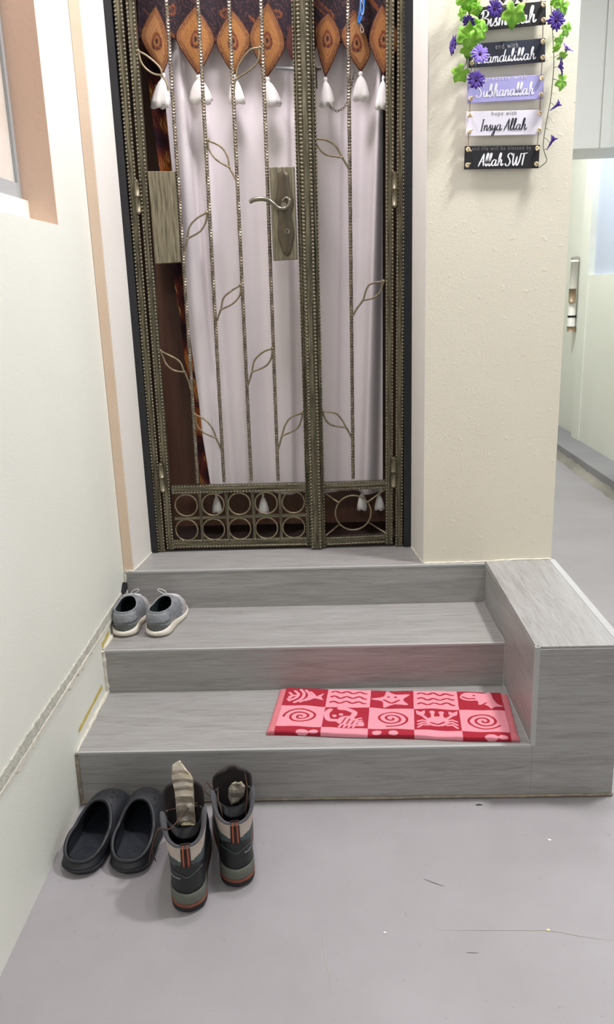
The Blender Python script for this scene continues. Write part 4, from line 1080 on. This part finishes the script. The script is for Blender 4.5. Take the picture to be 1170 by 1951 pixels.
# ---- hiking boots
def make_boot(label, loc, rot, mirror, logo_side, tongue_l, laces):
    t_ = thing('hiking_boot', label, 'shoe', loc, rot, 'grey hiking boots')
    L, W = .292, .104
    o = foot_outline(L, W, N, toe_shift=.012*mirror, heel=.385, waist=.36, ball=.49, toe_round=.43); s = flank(N); cc = (0, L/2)
    m = MB(); m.grid(np.array([z3(scale2(o, .94, cc), .0005), z3(o, .006), z3(o, .017), z3(scale2(o, .98, cc), .0175)]), cv=True, flip=True); cap(m, z3(scale2(o, .94, cc), .0005)[::-1])
    sole = m.build('outsole', M['bsole'], t_, local=True)
    m = MB(); m.grid(np.array([z3(scale2(o, .985, cc), .0165), z3(scale2(o, 1.012, cc), .018), z3(scale2(o, 1.012, cc), .0215), z3(scale2(o, .98, cc), .0235)]), cv=True, flip=True); m.build('stripe', M['borange'], sole, local=True)
    zt = .048-.012*np.clip((s-.2)/.5, 0, 1)+.004*np.sin(s*14)
    m = MB(); m.grid(np.array([z3(scale2(o, .985, cc), .023), z3(scale2(o, 1.008, cc), .030), z3(scale2(o, .985, cc), .036+.0*s), z3(scale2(o, 1.0, cc), zt-.004), z3(scale2(o, .965, cc), zt)]), cv=True, flip=True); m.build('midsole', M['bmid'], sole, local=True)
    # upper
    a = z3(scale2(o, .955, cc), .040)
    op = shaped_ring(N, .016, .150, .0515, .085, .157, .196, .108, .0, .8)
    c0 = np.zeros((N, 3)); f = np.clip((s-.38)/.4, 0, 1); f = f*f*(3-2*f); c0[:, 2] = .045*(1-f)+.052*f
    c1 = np.zeros((N, 3)); c1[:, 2] = -.045*(1-f)-.055*f; c1[:, 1] = .075*f; c1[:, 0] = np.sign(op[:, 0])*.006*f-np.sign(op[:, 0])*.008*(1-f)
    up = loft(a, op, c0, c1, 44)
    def cls(j, i, c):
        x, y, z = c
        if y < .125 and z > .128-.006*math.cos(x*60)+(.10*max(0, y-.05)): return 'collar'
        if y < .10 and z < .112+.004*math.cos(x*70)-.25*max(0, y-.03): return 'heel_counter'
        if y > .225: return 'toe_cap'
        return 'upper'
    res = split_grid(up, cls); mats = {'collar': 'bbeige', 'heel_counter': 'bblk', 'toe_cap': 'bblk', 'upper': 'bgrey'}
    objs = {k: m.build(k, M[mats[k]], t_, local=True) for k, m in res.items()}
    for o_ in objs.values(): o_.data.flip_normals()
    fl = up.reshape(-1, 3); nvv, nuu = up.shape[:2]
    bv = BVHTree.FromPolygons([Vector(v) for v in fl], [(j*nuu+i, j*nuu+(i+1) % nuu, (j+1)*nuu+(i+1) % nuu, (j+1)*nuu+i) for j in range(nvv-1) for i in range(nuu)])
    def back(x, z, off):
        h = bv.ray_cast(Vector((x, -.2, z)), Vector((0, 1, 0)))
        if h[0] is None: return np.array([x, .02, z])
        nn_ = np.array(h[1]); nn_ = nn_ if nn_[1] < 0 else -nn_
        return np.array(h[0])+nn_*off
    # padded lining
    nrm = op-np.array([0, .08, 0]); nrm[:, 2] = 0; nrm /= np.linalg.norm(nrm, axis=1)[:, None]
    r0 = op; r1 = op-nrm*.004+np.array([0, 0, .004]); r2 = op-nrm*.010+np.array([0, 0, .001]); r3 = op-nrm*.014+np.array([0, 0, -.018])
    m = MB(); m.grid(np.array([r0, op-nrm*.001+np.array([0, 0, .003]), r1, r2, r3]), cv=True, flip=True); m.build('padded_lining', M['blin'], t_, local=True)
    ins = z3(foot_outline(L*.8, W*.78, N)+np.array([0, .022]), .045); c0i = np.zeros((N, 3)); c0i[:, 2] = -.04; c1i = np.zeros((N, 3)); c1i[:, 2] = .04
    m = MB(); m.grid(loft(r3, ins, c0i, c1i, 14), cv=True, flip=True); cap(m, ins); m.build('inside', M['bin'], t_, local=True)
    # tongue
    rows = []
    for v in np.linspace(0, 1, 14):
        zc = .095+(.218-.095)*v*tongue_l; yc = .172-.008*v; hw = .034+.010*math.sin(v*2.2); hw *= (1 if v < .8 else math.sqrt(max(0.06, 1-((v-.8)/.21)**2)))
        rows.append([(hw*math.sin(th), yc-.013*(1-math.cos(th))*1.6, zc) for th in np.linspace(-1.45, 1.45, 15)])
    tg = MB().grid(rows).build('tongue', M['btong'], t_, local=True, solid=.007)
    # pull tab with two orange stripes, laid on the heel
    def strip(x0, x1, za, zb_, off, nm, mt, par):
        P = [[back(x, z, off) for x in np.linspace(x0, x1, 4)] for z in np.linspace(za, zb_, 14)]
        return MB().grid(P).build(nm, M[mt], par, local=True, solid=.0012)
    tb = strip(-.010, .010, .112, .166, .0016, 'pull_tab', 'btab', t_)
    for x0 in (-.0065, .0030): strip(x0, x0+.0035, .113, .165, .003, 'tab_stripe', 'btabo', tb)
    # seam and lettering on the heel counter
    m = MB(); m.tube(cat_rom([back(x, .097-.010*math.exp(-(x/.016)**2), .0008) for x in np.linspace(-.033, .033, 15)], 3), .0011, 6); m.build('heel_seam', M['bgrey'], t_, local=True)
    V, F = font_mesh('Quechua'); k = .019/V[:, 0].max(); x0 = -.034 if logo_side < 0 else .018; 
    m = MB(); m.add([back(x0+x*k, .082+z*k*1.1, .0012) for x, z in V], F); m.build('lettering', M['tw'], t_, local=True)
    # lace eyelet hooks on the front edges
    for sd in (-1, 1):
        for k, (yy, zz) in enumerate(((.150, .125), (.140, .150), (.128, .174))):
            MB().ell((sd*(.044-.003*k), yy, zz), (.004, .005, .003), 8, 5).build('lace_hook', M['bblk'], t_, local=True)
    for pts in laces:
        MB().tube(cat_rom(pts, 8), .0014, 6).build('lace', M['blace'], t_, local=True)
    return t_
make_boot('front grey hiking boot with a tall foil insole poking out', (-.3215, 1.432, 0), math.radians(10), 1, -1, 1.12,
          [[(.030, .145, .175), (.0, .10, .185), (-.028, .062, .176), (-.052, .05, .188), (-.068, .06, .150), (-.074, .09, .10), (-.072, .11, .06)], [(-.040, .15, .16), (-.02, .13, .176), (.005, .125, .180), (.032, .14, .170)],
           [(-.055, .06, .180), (-.075, .075, .12), (-.085, .10, .07)]])
make_boot('rear grey hiking boot nearest the bottom riser', (-.2235, 1.506, 0), math.radians(8), -1, 1, .95,
          [[(-.035, .145, .17), (-.034, .10, .165), (-.028, .08, .14), (-.03, .09, .10)], [(.030, .15, .205), (.034, .13, .17), (.028, .10, .13), (.022, .11, .09)],
           [(-.045, .135, .165), (-.060, .140, .190), (-.064, .12, .180), (-.050, .115, .165)]])
def foil(name, label, poly, y, lean, thick=.004, seed=0):
    """bent foil insole sheet: outline traced at its own distance, leaning back, creased"""
    w = [oy(p, y) for p in poly]; zz = [p[2] for p in w]; z0, z1 = min(zz), max(zz)
    pl = [(p[0], p[2]) for p in w]; nu_, nv_ = 26, 44; r_ = np.random.default_rng(seed)
    rows = []
    ks = r_.random(8)
    for z in np.linspace(z0+.0005, z1-.0005, nv_):
        xs_ = []
        for i in range(len(pl)):
            (xa, za), (xb, zb_) = pl[i], pl[(i+1) % len(pl)]
            if (za <= z < zb_) or (zb_ <= z < za): xs_.append(xa+(xb-xa)*(z-za)/(zb_-za))
        if len(xs_) < 2: continue
        x0, x1 = min(xs_), max(xs_)
        t = (z-z0)/(z1-z0)
        cre = .006*abs(((z*38+ks[0]+.25*math.sin(z*50)) % 1)-.5)+.003*abs(((z*17+ks[1]) % 1)-.5)
        rows.append([(x0+(x1-x0)*u_, y+lean*(z-z1)*-1*-1+cre+.005*(2*u_-1)**2*(-1 if seed == 0 else 1)+.0007*math.sin(u_*9+z*60), z) for u_ in np.linspace(0, 1, nu_)])
    o = MB().grid(rows, smooth=False).build(name, M['foil'], solid=thick)
    return tag(o, label, 'insole', 'foil insoles in the boots')
foil('insole', 'tall crinkled foil insole standing up in the front boot', [(328, 1478), (330, 1456), (343, 1451), (368, 1480), (371, 1538), (374, 1566), (339, 1568), (338, 1550), (336, 1520)], 1.555, .05)
foil('insole', 'small folded foil insole inside the rear boot', [(435, 1520), (436, 1505), (442, 1496), (450, 1492), (458, 1492), (466, 1502), (464, 1518), (452, 1528), (441, 1532)], 1.632, .05, seed=3)

# ---- sneakers
def make_sneaker(label, loc, rot, mirror):
    t_ = thing('sneaker', label, 'shoe', loc, rot, 'grey knit sneakers')
    L, W = .232, .090
    o = foot_outline(L, W, N, toe_shift=.008*mirror, heel=.445, waist=.38, ball=.49, toe_round=.42); s = flank(N); cc = (0, L/2)
    side_w = np.abs(np.sin(np.linspace(0, 2*PI, N, endpoint=False)))
    zt = .020+.010*np.exp(-((s-.22)/.16)**2)*1.4+.004*(s > .9)-.004*np.exp(-(s/.05)**2)
    zt = np.convolve(np.r_[zt[-3:], zt, zt[:3]], np.ones(7)/7, 'valid')
    m = MB(); m.grid(np.array([z3(scale2(o, .9, cc), .0005), z3(scale2(o, .985, cc), .004), z3(scale2(o, 1.03, cc), .012), z3(scale2(o, 1.015, cc), zt-.002), z3(scale2(o, .97, cc), zt)]), cv=True, flip=True); cap(m, z3(scale2(o, .9, cc), .0005)[::-1])
    m.build('sole', M['ssole'], t_, local=True)
    a = z3(scale2(o, .955, cc), .012)
    op = shaped_ring(N, .012, .112, .0345, .055, .077, .080, .096, .0, .85)
    c0 = np.zeros((N, 3)); f = np.clip((s-.35)/.4, 0, 1); f = f*f*(3-2*f); c0[:, 2] = .03*(1-f)+.042*f
    c1 = np.zeros((N, 3)); c1[:, 2] = -.025*(1-f)-.018*f; c1[:, 1] = .055*f-.006*(1-f)*(s < .2); c1[:, 0] = np.sign(op[:, 0])*(.006*(1-f)+.012*f)
    up = loft(a, op, c0, c1, 34)
    def cls(j, i, c):
        x, y, z = c
        if y > .135: return 'toe_upper'
        if y < .05 and z < .040-.25*y and z < .04: return 'heel_cup'
        return 'upper'
    mats = {'toe_upper': 'slight', 'heel_cup': 'sdark', 'upper': 'sgrey'}
    for k, m in split_grid(up, cls).items():
        o_ = m.build(k, M[mats[k]], t_, local=True); o_.data.flip_normals()
    fl = up.reshape(-1, 3); nvv, nuu = up.shape[:2]
    bv = BVHTree.FromPolygons([Vector(v) for v in fl], [(j*nuu+i, j*nuu+(i+1) % nuu, (j+1)*nuu+(i+1) % nuu, (j+1)*nuu+i) for j in range(nvv-1) for i in range(nuu)])
    nrm = op-np.array([0, .055, 0]); nrm[:, 2] = 0; nrm /= np.linalg.norm(nrm, axis=1)[:, None]
    r1 = op-nrm*.002+np.array([0, 0, .002]); r2 = op-nrm*.005+np.array([0, 0, -.002])
    m = MB(); m.grid(np.array([op, r1, r2]), cv=True, flip=True); m.build('collar_edge', M['sgrey'], t_, local=True)
    ins = z3(foot_outline(L*.86, W*.8, N)+np.array([0, .014]), .022); c0i = np.zeros((N, 3)); c0i[:, 2] = -.02; c0i[:, 1] = .02*f; c1i = np.zeros((N, 3)); c1i[:, 2] = .02
    m = MB(); m.grid(loft(r2, ins, c0i, c1i, 12), cv=True, flip=True); cap(m, ins); m.build('lining', M['steal'], t_, local=True)
    # band across the heel with a folded lower edge
    def hit(ang, z, off):
        d = Vector((math.cos(ang), math.sin(ang), 0)); h = bv.ray_cast(Vector((0, .05, z))+d*.2, -d)
        p = np.array(h[0]) if h[0] is not None else np.array([0, .0, z]); return p+np.array(d)*off
    P = []
    for ang in np.linspace(-PI/2-1.35, -PI/2+1.35, 36):
        dip = .004*math.cos((ang+PI/2)*1.1)
        P.append([hit(ang, z-dip*(k == 0), off) for k, (z, off) in enumerate(((.048, .0025), (.051, .0032), (.060, .0022), (.068, .0016), (.073, .0008)))])
    MB().grid(P).build('heel_band', M['sgrey'], t_, local=True, solid=.0012)
    MB().tube([hit(a_, .0465-.004*math.cos((a_+PI/2)*1.1), .001) for a_ in np.linspace(-PI/2-1.2, -PI/2+1.2, 24)], .0012, 6).build('heel_crease_shade', M['sdark'], t_, local=True)  # dark tube put in as the shade of the fold under the band
    # laces: cross bars and two loops
    for k in range(3):
        y = .128+.016*k
        pts = []
        for x in np.linspace(-.024, .024, 9):
            h = bv.ray_cast(Vector((x, y, .3)), Vector((0, 0, -1))); pts.append(np.array(h[0])+np.array([0, 0, .0012]) if h[0] is not None else np.array([x, y, .07]))
        MB().tube(pts, .0016, 6).build('lace', M['slace'], t_, local=True)
    sg = mirror
    MB().tube(cat_rom([(0, .118, .094), (.010*sg, .120, .106), (.026*sg, .116, .113), (.030*sg, .114, .109), (.020*sg, .116, .101), (.004*sg, .118, .094)], 8), .0013, 6).build('lace_loop', M['slace'], t_, local=True)
    return t_
make_sneaker('grey knit sneaker tucked against the left wall', (-.6345, 2.2355, Z2+.0005), math.radians(-1), 1)
make_sneaker('grey knit sneaker turned outward farther from the wall', (-.5370, 2.231, Z2+.0005), math.radians(-12), -1)

# ================================================================== FLECKS AND SCUFFS ON THE FLOOR
def fleck(px, s, label, mt, n=7):
    c = oz(px, .0); m = MB(); poly = [(c[0]+s*(.6+.5*rng.random())*math.cos(2*PI*i/n), c[1]+s*(.5+.5*rng.random())*math.sin(2*PI*i/n)) for i in range(n)]
    m.prism(poly, .0004, .002); return tag(m.build('paper_fleck', M[mt]), label, 'fleck', 'flecks on the floor')
fleck((733, 1778), .0035, 'white fleck on the floor nearest the bottom centre', 'fleck')
fleck((1045, 1773), .004, 'yellowish fleck on the pale scratch at the lower right', 'flecky')
fleck((1047, 1601), .0045, 'white fleck nearest the side block', 'fleck')
def scuff(pts, r, mt, label):
    p = cat_rom([oz(q, .0008) for q in pts], 8); m = MB(); T = np.gradient(p, axis=0); T /= np.linalg.norm(T, axis=1)[:, None]; Nn = np.stack([-T[:, 1], T[:, 0], 0*T[:, 0]], 1)
    e = np.sin(np.linspace(.05, PI-.05, len(p)))[:, None]
    return S(m.grid(np.stack([p-Nn*r*e, p+np.array([0, 0, .0004]), p+Nn*r*e], 1)).build('floor_scuff', mt))
dk = mat('scuff_dark', (112, 108, 108), .7); lt = mat('scuff_light', (190, 184, 170), .7)
scuff([(807, 1674), (825, 1681), (848, 1689)], .0012, dk, '')
scuff([(888, 1814), (900, 1815), (912, 1815)], .0008, dk, '')
scuff([(830, 1772), (900, 1772), (1000, 1772), (1050, 1773), (1110, 1784), (1170, 1792)], .0007, lt, '')
scuff([(612, 1780), (622, 1830), (632, 1890)], .0006, lt, '')
scuff([(905, 1534), (913, 1533), (920, 1534)], .003, mat('scuff_black', (40, 38, 38), .7), '')

# ================================================================== LIGHT
def area(name, loc, size, power, col, rot=(0, 0, 0)):
    l = bpy.data.lights.new(name, 'AREA'); l.shape = 'DISK'; l.size = size; l.energy = power; l.color = col
    o = bpy.data.objects.new(name, l); COL.objects.link(o); o.location = loc; o.rotation_euler = rot; return o
area('ceiling_lamp', (1.2, 2.08, 3.06), .24, 53, (1.0, .985, .965))
area('door_lamp', (-.15, 2.25, 2.80), .3, 20, (.98, .91, 1.0))
area('corridor_lamp', (1.15, 5.7, 3.06), .4, 36, (.92, .96, 1.0))
area('corridor_lamp', (1.35, 3.4, 3.06), .4, 12, (.92, .96, 1.0))
area('lobby_lamp', (-.1, -1.5, 2.75), .9, 30, (1.0, .985, .965))
w = bpy.data.worlds.new('world'); SC.world = w; w.use_nodes = True
w.node_tree.nodes['Background'].inputs['Color'].default_value = (.70, .74, .80, 1); w.node_tree.nodes['Background'].inputs['Strength'].default_value = .38
SC.view_settings.view_transform = 'Standard'; SC.view_settings.look = 'None'; SC.view_settings.gamma = 1.0; SC.view_settings.use_curve_mapping = False
SC.view_settings.exposure = 0.0
